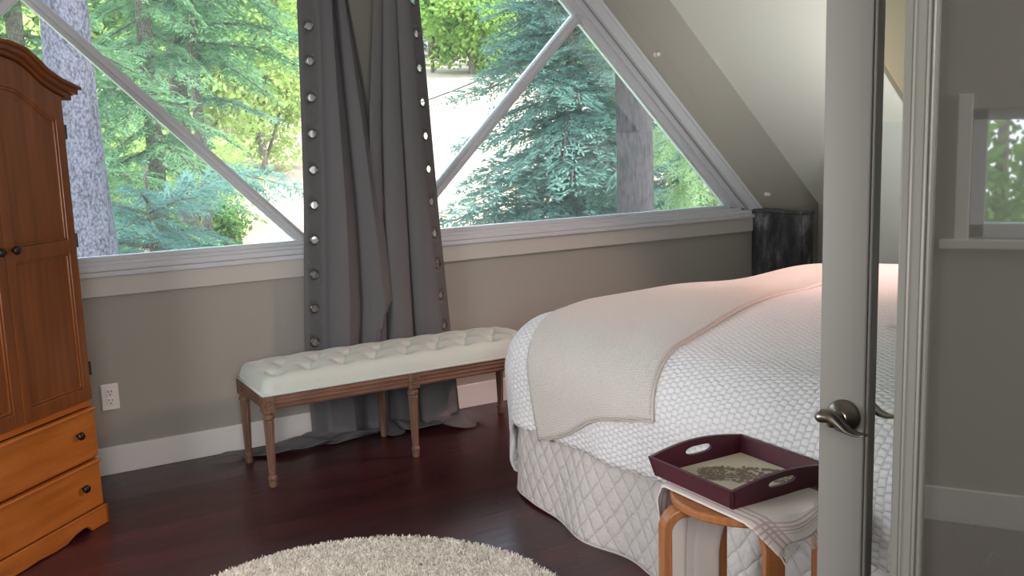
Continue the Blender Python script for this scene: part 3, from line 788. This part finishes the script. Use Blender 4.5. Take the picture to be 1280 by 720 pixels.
# pillow
pw, ph = .72, .50
def pil(sg):
    def f(u, v):
        e = (1 - abs(u) ** 3.2) * (1 - abs(v) ** 3.2); e = max(0, e) ** .55
        k = 1 - .05 * (abs(u * v)) ** 2
        fl = .004
        return (u * pw / 2 * (1 + .04 * abs(v) ** 4), v * ph / 2 * (1 + .05 * abs(u) ** 4), sg * (fl + .085 * e) + .006 * math.sin(u * 9 + v * 7) * (1 - e))
    return f
m = MB(); uu = list(np.linspace(-1, 1, 40))
m.grid(pil(1), uu, uu, uv=lambda a, b: (a * .4, b * .3)); m.grid(pil(-1), uu, uu, uv=lambda a, b: (a * .4, b * .3))
pl_ = m.build('pillow', M['pillow'], smooth=True, weld=False); pl_.location = (3.05, 1.80, .855); pl_.rotation_euler = (R(-4), R(4), R(8))
tag(pl_, 'white quilted pillow lying on the bed behind the glazed door', 'pillow')

# ------------------------------------------------------------------ stool, towel, tray
SX, SY, SZ = 1.60, 1.66, .53; SR = .178
so = empty('stool', (SX, SY, 0)); tag(so, 'round bentwood stool beside the bed carrying the tray', 'stool')
MB().lathe([(SR - .006, SZ - .022), (SR, SZ - .018), (SR, SZ - .004), (SR - .005, SZ)], (0, 0, 0), 56).build('seat', M['bentwood'], so, bevel=.001)
lat = (.725, -.688); dep = (.688, .725)
for k in range(4):
    th_ = R(19.5 + 90 * k); sl, sd = math.sin(th_), -math.cos(th_)
    dv = Vector((sl * lat[0] + sd * dep[0], sl * lat[1] + sd * dep[1], 0)); r0 = .198
    pts = [dv * .06 + Vector((0, 0, SZ - .034))]
    for a in range(0, 91, 15):
        pts.append(dv * (r0 - .05 + .05 * math.sin(R(a))) + Vector((0, 0, SZ - .034 - .05 + .05 * math.cos(R(a)))))
    pts.append(dv * r0 + Vector((0, 0, 0)))
    # flat rectangular section swept
    m = MB(); tx = Vector((-dv.y, dv.x, 0)); w2, t2 = .024, .0115
    for j, p in enumerate(pts):
        tg = (pts[min(j + 1, len(pts) - 1)] - pts[max(j - 1, 0)]).normalized(); nn = tg.cross(tx)
        for q in (tx * w2 + nn * t2, tx * w2 - nn * t2, -tx * w2 - nn * t2, -tx * w2 + nn * t2): m.v.append(tuple(p + q))
    for j in range(len(pts) - 1):
        for c_ in range(4): m.f.append((4 * j + c_, 4 * j + (c_ + 1) % 4, 4 * j + 4 + (c_ + 1) % 4, 4 * j + 4 + c_))
    m.f += [(3, 2, 1, 0), tuple(4 * (len(pts) - 1) + c_ for c_ in range(4))]
    m.build('leg', M['bentwood'], so, bevel=.003)
# towel: across the seat along Y; short fringed end toward the viewer, long end hanging behind
tz = SZ + .005
def towel(u, v):
    # u 0..1 across (x), v path metres: 0 = front fringe end
    x = lerp(1.455, 1.735, u)
    fe = SY - math.sqrt(max(.0, SR ** 2 - min(SR * .98, abs(x - SX)) ** 2)) ; be_ = SY + math.sqrt(max(0, SR ** 2 - min(SR * .98, abs(x - SX)) ** 2))
    fe = min(fe, SY - .15) - .004; be_ = lerp(be_, SY + .15, .5)
    f0 = .015 + .10 * u            # length hanging in front
    if v < .14:                    # front hang
        k = (.14 - v)
        k *= lerp(.78, .12, u)
        y = fe - .012 * min(1, k / .02) - .45 * k; z = tz - k * lerp(.62, .25, u)
        x += .42 * k * (1 - u)
        return (x, y, z + .004 * math.sin(u * 12))
    w = v - .14; L = be_ - fe
    if w < L: return (x, fe + w, tz + .0015 * math.sin(u * 9) + .001)
    k = w - L
    xx = lerp(x, lerp(1.49, 1.66, u) , sstep(k / .25)); yy = be_ + .012 + .02 * sstep(k / .05) + .022 * math.sin(u * 12) * sstep(k / .12)
    return (xx, min(yy, 1.86 + .0 * k), tz - k * .98 - (0 if k > .02 else 0))
m = MB(); m.grid(towel, list(np.linspace(0, 1, 40)), list(np.linspace(0, .86, 110)), uv=lambda u, v: (u * .28, v))
to = m.build('tea_towel', M['towel'], smooth=True, solid=.003); tag(to, 'white fringed towel with pink stripes draped over the stool', 'towel')
m = MB()
for k in range(90):
    u = (k + .5) / 90; a = Vector(towel(u, 0)); b = Vector(towel(u, .02)); d = (a - b).normalized()
    d = (d + Vector((rng.uniform(-.35, .35), rng.uniform(-.2, .1), rng.uniform(-.3, .1)))).normalized()
    m.tube([a, a + d * .012, a + d * .026 + Vector((0, 0, -.003))], [.0011, .001, .0006], 4)
m.build('fringe', M['towel'], to)
# tray
TX0, TX1, TY0, TY1 = 1.472, 1.795, 1.562, 1.872; TZ = SZ + .008
tr = empty('serving_tray', ((TX0 + TX1) / 2, (TY0 + TY1) / 2, TZ)); tag(tr, 'square maroon wooden tray with cut-out handles on the stool', 'tray')
hx, hy = (TX1 - TX0) / 2, (TY1 - TY0) / 2; fl = .012; bt = hx - fl; bty = hy - fl; wt = .010
MB().box(-bt + .004, bt - .004, -bty + .004, bty - .004, 0, .007).build('base', M['maroon'], tr)
HT = .050; HT2 = .068
for s in (-1, 1):     # plain sides (normal along x), flaring outwards
    m = MB(); x_b, x_t = s * bt, s * hx
    m.v = [(x_b, -bty, 0), (x_b, bty, 0), (x_t, hy, HT), (x_t, -hy, HT), (x_b - s * wt, -bty, 0), (x_b - s * wt, bty, 0), (x_t - s * wt, hy, HT), (x_t - s * wt, -hy, HT)]
    m.f = [(0, 1, 2, 3), (7, 6, 5, 4), (0, 4, 5, 1), (1, 5, 6, 2), (2, 6, 7, 3), (3, 7, 4, 0)]
    m.build('side', M['maroon'], tr, bevel=.002)
for s in (-1, 1):     # handle sides with slot: param (x, t) -> flared panel
    m = MB(); NX = 48
    topz = lambda x: HT + (HT2 - HT) * math.cos(min(1, abs(x) / hx) * PI / 2) ** 1.0
    def P(x, z, inner):
        f = z / HT; xx = x * lerp(bt, hx, min(1, f)) / hx; yy = s * (bty + fl * f) - (s * wt if inner else 0); return (xx, yy, z)
    hw_, hr, zc = .046, .0105, .041
    xs_ = list(np.linspace(-hx, hx, NX + 1)); 
    xs_ = sorted(set([round(x, 5) for x in xs_] + [round(-hw_ * math.cos(PI * k / 16), 5) for k in range(17)]))
    lo = lambda x: zc - hr * math.sqrt(max(0, 1 - (abs(x) / hw_) ** 3)); hi = lambda x: zc + hr * math.sqrt(max(0, 1 - (abs(x) / hw_) ** 3))
    def strip(xa, z0, z1):
        for a, b in zip(xa, xa[1:]):
            q = [P(a, z0(a), 0), P(b, z0(b), 0), P(b, z1(b), 0), P(a, z1(a), 0)]; r_ = [P(a, z0(a), 1), P(b, z0(b), 1), P(b, z1(b), 1), P(a, z1(a), 1)]
            m.quad(*q); m.quad(*reversed(r_)); m.quad(q[0], r_[0], r_[1], q[1]); m.quad(q[3], q[2], r_[2], r_[3])
    inn = [x for x in xs_ if abs(x) <= hw_ + 1e-6]; lf = [x for x in xs_ if x <= -hw_ + 1e-6]; rg_ = [x for x in xs_ if x >= hw_ - 1e-6]
    z0 = lambda x: 0.0
    strip(lf, z0, topz); strip(rg_, z0, topz); strip(inn, z0, lo); strip(inn, hi, topz)
    for x in (-hx, hx): m.quad(P(x, 0, 0), P(x, topz(x), 0), P(x, topz(x), 1), P(x, 0, 1))
    m.build('handle_side', M['maroon'], tr, weld=True)
pa = MB().box(-bt + .014, bt - .014, -bty + .014, bty - .014, .007, .009).build('print', M['print_paper'], tr); pa['label'] = 'cream print of a spreading brown tree'
m = MB(); r1 = random.Random(3)
def flatblob(cx, cy, rx, ry, a):
    i = len(m.v); N = 9; zb = .0094 + r1.random() * .0010
    for k in range(N):
        q = 2 * PI * k / N; rr = 1 + r1.uniform(-.3, .3); px, py = rx * rr * math.cos(q), ry * rr * math.sin(q)
        m.v.append((cx + px * math.cos(a) - py * math.sin(a), cy + px * math.sin(a) + py * math.cos(a), zb))
    m.f.append(tuple(range(i, i + N)))
# crown: lacy band of blobs along an arc, in tray coords the tree leans from left-front to right-back
for k in range(360):
    u = r1.uniform(-1, 1); w = r1.uniform(-1, 1)
    cx = .112 * u + .016; cy = .010 + .056 * w * (1 - .35 * u * u) - .012 * u
    if r1.random() < .62 and w < .45:
        # lacy loops: leave holes on a jittered lattice
        if (math.sin(cx * 260) * math.sin(cy * 300)) > .18: continue
    x_, y_ = cx * .8 + cy * .62, cy * .8 - cx * .62
    flatblob(x_, y_, r1.uniform(.005, .010), r1.uniform(.003, .006), r1.uniform(0, 3))
for k in range(9):
    u = -1 + k / 4; a = (-.058, -.02); b = (.085 * u, .02)
    pts = [(lerp(a[0], b[0], q) * .8 + (lerp(a[1], b[1], q) + .012 * math.sin(q * 5 + k)) * .62, (lerp(a[1], b[1], q) + .012 * math.sin(q * 5 + k)) * .8 - lerp(a[0], b[0], q) * .62) for q in np.linspace(0, 1, 9)]
    for (p, q) in zip(pts, pts[1:]):
        d = Vector((q[0] - p[0], q[1] - p[1], 0)).normalized(); nn = Vector((-d.y, d.x, 0)) * .0012
        m.quad((p[0] + nn.x, p[1] + nn.y, .0093), (q[0] + nn.x, q[1] + nn.y, .0093), (q[0] - nn.x, q[1] - nn.y, .0093), (p[0] - nn.x, p[1] - nn.y, .0093))
m.build('tree_drawing', M['print_ink'], pa)

# ------------------------------------------------------------------ rug
RC = (.87, 2.44); RA = .655
me_r = MB(); nr = np.random.RandomState(5)
rings = 110
pts = [(0., 0.)]
rows_ = []
for j in range(rings + 1):
    r_ = RA * math.sqrt((j + .3) / (rings + .3)); N = 220
    rows_.append([(r_ * math.cos(2 * PI * (k + .5 * (j % 2)) / N), r_ * math.sin(2 * PI * (k + .5 * (j % 2)) / N)) for k in range(N)])
for j, row in enumerate(rows_):
    for (x, y) in row:
        e = max(0, (math.hypot(x, y) - (RA - .03)) / .03)
        me_r.v.append((x + nr.normal() * .003, y + nr.normal() * .003, .032 * math.sqrt(max(0, 1 - e * e)) + nr.normal() * .0035 * (1 - .6 * e) + .004))
N = 220
for j in range(rings):
    for k in range(N): me_r.f.append((j * N + k, j * N + (k + 1) % N, (j + 1) * N + (k + 1) % N, (j + 1) * N + k))
me_r.f.append(tuple(range(N)))
i = len(me_r.v); me_r.v += [(x, y, .001) for x, y in rows_[-1]]
for k in range(N): me_r.f.append((rings * N + k, rings * N + (k + 1) % N, i + (k + 1) % N, i + k))
# tufts
for _ in range(60000):
    rr_ = RA * math.sqrt(nr.rand()) ; a = nr.rand() * 2 * PI; x, y = rr_ * math.cos(a), rr_ * math.sin(a)
    e = max(0, (rr_ - (RA - .03)) / .03); z = .034 * math.sqrt(max(0, 1 - e * e)); h = .006 + nr.rand() * .007; b = nr.rand() * 2 * PI; lx, ly = nr.normal(size=2) * .006; w = .0022
    if e > 0: lx += math.cos(a) * .008 * e; ly += math.sin(a) * .008 * e
    cx_, cy_ = math.cos(b) * w, math.sin(b) * w
    me_r.quad((x - cx_, y - cy_, z - .006), (x + cx_, y + cy_, z - .006), (x + lx + cx_ * .6, y + ly + cy_ * .6, z + h), (x + lx - cx_ * .6, y + ly - cy_ * .6, z + h))
rg = me_r.build('rug', M['rug'], smooth=True, loc=(RC[0], RC[1], .001), recalc=False); tag(rg, 'round cream shag rug on the dark floor', 'rug')

# ------------------------------------------------------------------ glazed doors
PA = (1.243, 1.055); AZ = R(-73)
def leaf(idx, label, x0, x1, y0, th_, stile, glassmat, beads, endstile=.10, paint='doorpaint', glint=()):
    root = empty('door_%d' % idx, (PA[0], PA[1], .0), AZ); struct(root, label, 'door')
    H_ = 2.06; m = MB()
    m.box(x0, x0 + stile, y0, y0 + th_, .012, H_); m.box(x1 - endstile, x1, y0, y0 + th_, .012, H_); m.box(x0 + stile, x1 - endstile, y0, y0 + th_, H_ - .12, H_); m.box(x0 + stile, x1 - endstile, y0, y0 + th_, .012, .27)
    for (bx, bw_, by, bt_) in beads:     # sticking profile round the glass
        m.box(x0 + stile + bx, x0 + stile + bx + bw_, y0 + by, y0 + th_ - by, .27 - bx, H_ - .12 + bx)
        m.box(x1 - endstile - bx - bw_, x1 - endstile - bx, y0 + by, y0 + th_ - by, .27 - bx, H_ - .12 + bx)
    fr = m.build('frame', M[paint], root, bevel=.003)
    for gx_ in glint: MB().lathe([(.002, .27), (.002, H_ - .12)], (x0 + gx_, y0 - .001, 0), 10).build('glazing_bead', M['doorpaint'], root, smooth=True)  # beads lighter than the frame: edge glints put into their paint
    MB().box(x0 + stile, x1 - endstile, y0 + th_ / 2 - .003, y0 + th_ / 2 + .003, .26, H_ - .11).build('pane', glassmat, root)
    return root
dA = leaf(1, 'pale glazed door with a nickel lever handle', -.044, .74, 0, .036, .078, M['doorglass'], [(0, .006, .003, 0)])
def lever(sgn, yb):
    """wave lever; sgn -1 in front (towards viewer), +1 behind"""
    h = empty('handle', (0, 0, .93), 0, dA)
    m = MB(); m.lathe([(.0285, yb), (.0285, yb + sgn * .004), (.026, yb + sgn * .007), (.013, yb + sgn * .017), (.0125, yb + sgn * .019)], (0, 0, 0), 36, 'y')
    m.build('rosette', M['nickel'], h, smooth=True)
    m = MB(); m.lathe([(.0105, yb + sgn * .016), (.0105, yb + sgn * .024), (.0085, yb + sgn * .026), (.0085, yb + sgn * .05)], (0, 0, 0), 24, 'y')
    m.build('neck', M['nickel'], h, smooth=True)
    m = MB(); pts, fl_ = [], []
    for k in range(25):
        q = k / 24; x = lerp(-.025, .058, q)
        z = .006 * math.cos(q * PI * 1.0) * 1.0 + .010 * math.sin(PI * (1 - q) * 1.0) - .012 * sstep((q - .3) / .5) - .008
        z = interp(q, [0, .12, .28, .45, .62, .8, 1], [.004, .009, .009, .001, -.009, -.013, -.011])
        pts.append((x, yb + sgn * .046, z)); w = interp(q, [0, .05, .3, .6, .9, 1], [.010, .014, .015, .014, .011, .006]); tt = interp(q, [0, .06, .25, .5, 1], [.007, .0115, .0105, .006, .002])
        fl_.append((w, tt))
    m.tube(pts, .01, 14, fl_); m.build('lever', M['nickel'], h, smooth=True)
lever(-1, 0); lever(1, .036)
dB = leaf(2, 'near glazed door with dark reflecting glass at the right edge', .147, .95, -.175, .036, .034, M['darkglass'], [(0, .006, .005, 0)], .05, 'greypaint', (.015, .033))

# ------------------------------------------------------------------ outdoors
GD = Vector((math.sin(R(20)), math.cos(R(20))))
def gz(x, y):
    d = x * GD.x + y * GD.y; return -3.3 + .15 * max(0, d) + (.02 * max(0, d - 58))
m = MB(); gx = list(np.linspace(-70, 110, 46)); gy = list(np.linspace(5.2, 130, 40))
m.grid(lambda x, y: (x, y, gz(x, y)), gx, gy)
struct(m.build('ground', M['field'], smooth=True), 'dry tan field rising beyond the trees', 'ground')

def quads_mesh(name, Q, mat, parent):
    Q = np.asarray(Q, np.float32); n = len(Q); me = bpy.data.meshes.new(name)
    me.vertices.add(4 * n); me.vertices.foreach_set('co', Q.reshape(-1)); me.loops.add(4 * n); me.loops.foreach_set('vertex_index', np.arange(4 * n, dtype=np.int32))
    me.polygons.add(n); me.polygons.foreach_set('loop_start', np.arange(0, 4 * n, 4, dtype=np.int32)); me.polygons.foreach_set('loop_total', np.full(n, 4, np.int32))
    me.update(); me.validate(); me.materials.append(mat)
    o = bpy.data.objects.new(name, me); col.objects.link(o); o.parent = parent; return o
def spray(L, nr, dens=1.0, droop=.25):
    """one conifer branch of length L along +x; returns quads"""
    Q = []
    def q(p, d, l, w, nrm):
        s = np.cross(d, nrm); s /= (np.linalg.norm(s) + 1e-9); e = p + d * l
        Q.append((p - s * w * .5, p + d * l * .45 - s * w, e, p + d * l * .45 + s * w))
    upv = np.array((0, 0, 1.)); n = max(6, int(L / .085 * dens))
    for k in range(n):
        t_ = (k + nr.rand() * .6) / n; x = t_ * L; z = -droop * L * t_ ** 1.6 + .06 * L * math.sin(t_ * 3)
        p = np.array((x, nr.normal() * .02, z + nr.normal() * .02))
        l2 = (.34 * L * (1 - t_) ** .75 * min(1, t_ / .16 + .25) + .08) * (.7 + .5 * nr.rand())
        for sd in (-1, 1):
            an = R(52 + nr.normal() * 10) * sd; d = np.array((math.cos(an), math.sin(an), -.22 + nr.normal() * .12)); d /= np.linalg.norm(d)
            nt = max(2, int(l2 / .06))
            q(p, d, l2, .016, upv)
            for j in range(nt):
                f = (j + .5 + nr.rand() * .5) / nt; pp_ = p + d * l2 * f + np.array((0, 0, -.10 * l2 * f * f))
                for s3 in (-1, 1):
                    a3 = an + R(46 + nr.normal() * 12) * s3; d3 = np.array((math.cos(a3), math.sin(a3), -.28 + nr.normal() * .22)); d3 /= np.linalg.norm(d3)
                    q(pp_, d3, .09 + .06 * nr.rand(), .017, upv + nr.normal(size=3) * .5)
    return np.array(Q)
nrr = np.random.RandomState(11)
SPR = [spray(2.0, nrr) for _ in range(5)]
def rotm(az, pitch, roll):
    ca, sa = math.cos(az), math.sin(az); cp, sp_ = math.cos(pitch), math.sin(pitch); cr_, sr = math.cos(roll), math.sin(roll)
    return np.array(((ca, -sa, 0), (sa, ca, 0), (0, 0, 1))) @ np.array(((cp, 0, -sp_), (0, 1, 0), (sp_, 0, cp))) @ np.array(((1, 0, 0), (0, cr_, -sr), (0, sr, cr_)))
def conifer(name, label, loc, H_, tr0, mat, bark, z0, z1, nb, Lfn, seed, group=None, pitch=-.05, lean=0, az_range=None, core=True, cat='tree', trunk_only=False):
    nr = np.random.RandomState(seed); root = empty(name, loc); tag(root, label, cat, group)
    m = MB(); NS = 16
    zz = np.linspace(-.3, H_, 26)
    m.lathe([(max(.015, tr0 * (1 - .75 * max(0, z) / H_) * (1.25 if z < .2 else 1)), z) for z in zz], (0, 0, 0), NS, 'z', lambda k, h: 1 + .05 * math.sin(k * 2.1 + h * 3) + .03 * math.sin(k * 5 + h * 9))
    for i_, v in enumerate(m.v): m.v[i_] = (v[0] + lean * v[2], v[1], v[2])
    m.build('trunk', bark, root, smooth=True)
    if nb:
        A = []; st = MB()
        for k in range(nb):
            h = z0 + (z1 - z0) * (k + nr.rand()) / nb; az = (k * 2.39996 + nr.normal() * .3) if az_range is None else R(az_range[0] + (az_range[1] - az_range[0]) * nr.rand())
            L = Lfn(h) * (.75 + .45 * nr.rand()); s = L / 2.0
            Rm = rotm(az, pitch + nr.normal() * .12 + (.25 if h > H_ * .8 else 0), nr.normal() * .25)
            Q = SPR[nr.randint(len(SPR))] * np.array((s, s, s)); A.append(Q @ Rm.T + np.array((lean * h, 0, h)))
            tip = Rm @ np.array((L * .9, 0, -.18 * L)); mid = Rm @ np.array((L * .45, 0, -.02 * L))
            o_ = Vector((lean * h, 0, h)); st.tube([o_, o_ + Vector(mid), o_ + Vector(tip)], [.012 + .008 * L, .01 + .003 * L, .004], 5)
        quads_mesh('foliage', np.concatenate(A), mat, root)
        if nb >= 20: st.build('branches', bark, root, smooth=True, recalc=False)
    return root
def at(px, dist):   # point on the ground in the direction of a photo column at a given horizontal distance
    a = YAW + math.atan((px - 640) / F_PX); x, y = dist * math.sin(a), dist * math.cos(a); return (x, y, gz(x, y))
def zrel(loc, z): return z - loc[2]

p = at(120, 8.5); conifer('fir_tree', 'thick lichen-grey fir trunk nearest the left window', p, 15, .235, M['fir'], M['bark_lilac'], 7, 14, 26, lambda h: 2.2, 1, lean=-.014)
p = at(103, 11); conifer('fir_tree', 'thinner grey fir trunk half hidden behind the thick left trunk', p, 14, .15, M['fir'], M['bark'], 6, 13, 24, lambda h: 2.0, 2)
p = at(48, 12); conifer('fir_tree', 'feathery fir filling the far left corner of the left window', p, 13, .12, M['fir'], M['bark'], zrel(p, -.5), 11, 80, lambda h: 2.2 * (1 - h / 16), 3)
p = at(205, 13.5); conifer('spruce_tree', 'dark drooping spruce behind the diagonal bar of the left window', p, 15, .12, M['fir'], M['bark'], zrel(p, .2), 12, 80, lambda h: 1.5 * (1 - h / 20), 4, pitch=-.35)
p = at(240, 16); conifer('fir_tree', 'brown-trunked fir with low branches in the left window', p, 14, .17, M['spruce'], M['bark'], zrel(p, 1.0), 12, 40, lambda h: 1.9 * (1 - h / 20), 5)
p = at(262, 15); conifer('fir_tree', 'slim fir whose boughs hang across the top of the left window', p, 15, .09, M['fir'], M['bark'], zrel(p, 2.7), 12, 80, lambda h: 2.4 * (1 - h / 22), 6, pitch=-.15)
p = at(190, 10); conifer('spruce_sapling', 'young spruce with low boughs at the sill of the left window', p, zrel(p, 1.3), .05, M['spruce'], M['bark'], zrel(p, -.4), zrel(p, .95), 34, lambda h: 1.0, 7, pitch=.05)
p = at(722, 11); conifer('blue_spruce', 'bushy blue-green spruce filling the right window', p, zrel(p, 5.7), .10, M['spruce'], M['bark'], zrel(p, -1.2), zrel(p, 5.5), 230, lambda h: max(.2, 1.72 * (1 - (h - zrel(p, .4)) / 5.6)), 8, pitch=.02)
p = at(797, 9); conifer('fir_tree', 'thick purple-brown fir trunk in the right window', p, 15, .20, M['fir'], M['bark_brown'], 6.5, 14, 24, lambda h: 2.2, 9)
p = at(765, 14); conifer('fir_tree', 'yellow-green fir between blue spruce and thick right trunk', p, 14, .14, M['yew'], M['bark'], zrel(p, -.6), 12, 110, lambda h: 1.6 * (1 - h / 19), 10)
p = at(850, 13); conifer('fir_tree', 'drooping green fir right of the thick brown trunk', p, 14, .13, M['fir'], M['bark'], zrel(p, -.6), 12, 90, lambda h: 2.4 * (1 - h / 18), 12, pitch=-.3)
p = at(965, 13); conifer('fir_tree', 'dense green fir farthest to the right beyond the window corner', p, 13, .13, M['fir'], M['bark'], zrel(p, -1.5), 11, 100, lambda h: 2.2 * (1 - h / 18), 14, pitch=-.15)
p = at(868, 9.5); conifer('fir_sapling', 'pale yellow-green sapling at the right corner of the window', p, zrel(p, 2.0), .035, M['yew'], M['bark'], zrel(p, .6), zrel(p, 2.0), 16, lambda h: .8, 13, pitch=-.9)

def leafy(name, label, loc, h0, rx, rz, mat, n, size, seed, bark='bark', group=None, tr_=.2, clumps=120):
    nr = np.random.RandomState(seed); root = empty(name, loc); tag(root, label, 'tree', group)
    m = MB(); m.lathe([(tr_ * 1.2, -.4), (tr_, .3), (tr_ * .7, h0 + rz * .6), (tr_ * .2, h0 + rz * 1.5)], (0, 0, 0), 10); 
    for k in range(7):
        a = k * 2.4; m.tube([(0, 0, h0 * .8 + k * rz * .12), (rx * .4 * math.cos(a), rx * .4 * math.sin(a), h0 + rz * .7 + k * rz * .1), (rx * .75 * math.cos(a), rx * .75 * math.sin(a), h0 + rz * 1.1 + k * rz * .08)], [tr_ * .4, tr_ * .25, .03], 6)
    m.build('trunk', M[bark], root, smooth=True)
    d = nr.normal(size=(clumps, 3)); d /= np.linalg.norm(d, axis=1)[:, None]; c = d * (nr.rand(clumps, 1) ** .4) * np.array((rx, rx, rz)) + np.array((0, 0, h0 + rz))
    idx = nr.randint(clumps, size=n); P = c[idx] + nr.normal(size=(n, 3)) * np.array((rx * .13, rx * .13, rz * .10))
    a = nr.normal(size=(n, 3)); a /= np.linalg.norm(a, axis=1)[:, None]; b = np.cross(a, nr.normal(size=(n, 3))); b /= np.linalg.norm(b, axis=1)[:, None]
    s = size * (.6 + .8 * nr.rand(n, 1)); Q = np.stack([P - a * s, P - b * s * .6, P + a * s, P + b * s * .6], 1)
    quads_mesh('foliage', Q, mat, root); return root
def far(px, d): p = at(px, d); return p
leafy('maple_tree', 'bright green round tree at the far edge of the field', far(600, 60), .15, 3.1, 4.3, M['maple'], 15000, .16, 21, tr_=.2)
leafy('copper_tree', 'narrow copper-red tree left of the bright green tree', far(552, 61), .8, .75, 3.8, M['redleaf'], 4500, .15, 22, tr_=.12, clumps=60)
leafy('birch_tree', 'sunlit pale green tree behind the curtain side of left window', far(338, 27), .3, 2.4, 3.4, M['lightleaf'], 16000, .085, 23, tr_=.12)
leafy('leafy_shrub', 'light green bush beside the brown fir trunk in the left window', far(262, 17.5), -.2, .75, .8, M['hedge'], 5000, .05, 25, tr_=.05, clumps=50)
leafy('leafy_shrub', 'sunny green bush low behind the left window spruce', far(185, 20), -.2, 2.0, 1.6, M['lightleaf'], 8000, .07, 26, tr_=.06, clumps=60)
# woods at the edges of the field: shared far trees
nb_ = 0
proto_c = None; proto_l = None
spots = [(522, 66), (574, 80), (632, 76), (660, 62), (722, 66), (690, 92), (780, 56), (835, 66), (860, 46), (925, 52), (465, 74), (540, 96), (610, 104), (760, 90)]
for i_, (px, d) in enumerate(spots):
    p = at(px, d)
    if proto_c is None:
        proto_c = conifer('distant_conifer', 'blue-green conifer in the woods beyond the field', p, 17, .22, M['farfir'], M['bark'], .8, 16.5, 170, lambda h: 3.4 * (1 - h / 18.5) + .3, 31, 'woods beyond the field'); o = proto_c
    else:
        o = copy_tree(proto_c); o.location = p
    o.rotation_euler.z = i_ * 1.3; s = .85 + .3 * ((i_ * 37) % 10) / 10; o.scale = (s, s, s)
spots2 = [(-20, 27), (60, 33), (140, 28), (205, 36), (285, 38), (370, 43), (430, 54), (110, 44), (240, 50), (330, 56), (10, 42), (180, 62)]
for i_, (px, d) in enumerate(spots2):
    p = at(px, d)
    if proto_l is None:
        proto_l = leafy('distant_leafy_tree', 'light green leafy tree in woods behind the left window', p, .6, 3.0, 4.6, M['lightleaf'], 9000, .14, 41, group='leafy woods behind the left window', tr_=.16); o = proto_l
    else:
        o = copy_tree(proto_l); o.location = p
    o.rotation_euler.z = i_ * 1.7; s = .8 + .4 * ((i_ * 53) % 10) / 10; o.scale = (s, s, s)
# trees outside the hall window, seen only as its reflection
leafy('hall_tree', 'dark green leafy tree outside the small hall window', (-5.0, .6, -2.6), .6, 2.2, 2.6, M['hedge'], 26000, .04, 51, tr_=.12)
# overhead cables
def cable(label, a, b, sag, r):
    A, B = Vector(a), Vector(b); pts = [A.lerp(B, q) - Vector((0, 0, sag * 4 * q * (1 - q))) for q in np.linspace(0, 1, 40)]
    o = MB().tube(pts, r, 6).build('overhead_cable', M['wire'], smooth=True); tag(o, label, 'cable', 'overhead cables outside the windows')
def pt(px, py, d):
    dd = fw * 1.0 + r2 * ((px - 640) / F_PX) - u2 * ((py - 360) / F_PX); k = d / math.hypot(dd.x, dd.y); return tuple(Vector((0, 0, 1.4)) + dd * k)
cable('upper black cable crossing the right window', pt(440, 150, 30), pt(900, -55, 14), .35, .016)
cable('lower thin black cable crossing the right window', pt(440, 146, 32), pt(900, 20, 16), .3, .009)
cable('thin cable crossing the left window', pt(150, 140, 22), pt(440, 172, 26), .2, .008)

# ------------------------------------------------------------------ light
w = bpy.data.worlds.new('sky'); sc.world = w; w.use_nodes = True; nt = w.node_tree
bg = nt.nodes['Background']; tc = nt.nodes.new('ShaderNodeTexCoord'); sx_ = nt.nodes.new('ShaderNodeSeparateXYZ'); rp = nt.nodes.new('ShaderNodeValToRGB')
nt.links.new(tc.outputs['Generated'], sx_.inputs[0]); nt.links.new(sx_.outputs[2], rp.inputs[0]); nt.links.new(rp.outputs[0], bg.inputs[0])
e = rp.color_ramp.elements; e[0].position = 0; e[0].color = (.9, .95, 1, 1); e[1].position = .7; e[1].color = (.62, .80, 1, 1)
bg.inputs[1].default_value = 2.6
sun = bpy.data.lights.new('sun', 'SUN'); sun.energy = 3.2; sun.angle = R(1.5); sun.color = (1, .95, .86)
so_ = bpy.data.objects.new('sun', sun); col.objects.link(so_); so_.rotation_euler = Vector((-.45, .28, -1)).to_track_quat('-Z', 'Y').to_euler()
def area(name, loc, target, size, e, c, sy=None, spread=180):
    l = bpy.data.lights.new(name, 'AREA'); l.size = size; l.energy = e; l.color = c
    l.spread = R(spread)
    if sy: l.shape = 'RECTANGLE'; l.size_y = sy
    o = bpy.data.objects.new(name, l); col.objects.link(o); o.location = loc; o.rotation_euler = (Vector(target) - Vector(loc)).to_track_quat('-Z', 'Y').to_euler(); return o
area('hall_fill', (-.2, -1.35, 1.75), (2.0, 2.9, .7), 1.3, 34, (1, .96, .92))  # added fill behind the camera, no lamp is known there
area('side_fill', (-1.0, 2.35, 1.25), (2.6, 2.75, .9), .9, 21, (1, .985, .97))  # added fill for the bed side and ceiling, no window stands here
area('ceiling_fill', (3.0, 1.2, .95), (4.1, 3.25, 1.8), .4, 2.9, (.97, 1, .95), spread=50)  # unseen lamp added to brighten the sloped ceiling
area('pink_glow_fill', (4.9, 2.2, 2.4), (3.3, 2.95, .7), .4, 6, (1, .62, .54), spread=60)  # unseen pink lamp added for the warm glow on the bed

sc.view_settings.view_transform = 'Standard'
sc.view_settings.exposure = 1.36
sc.cycles.max_bounces = 8
sc.cycles.transparent_max_bounces = 12
sc.cycles.use_denoising = True
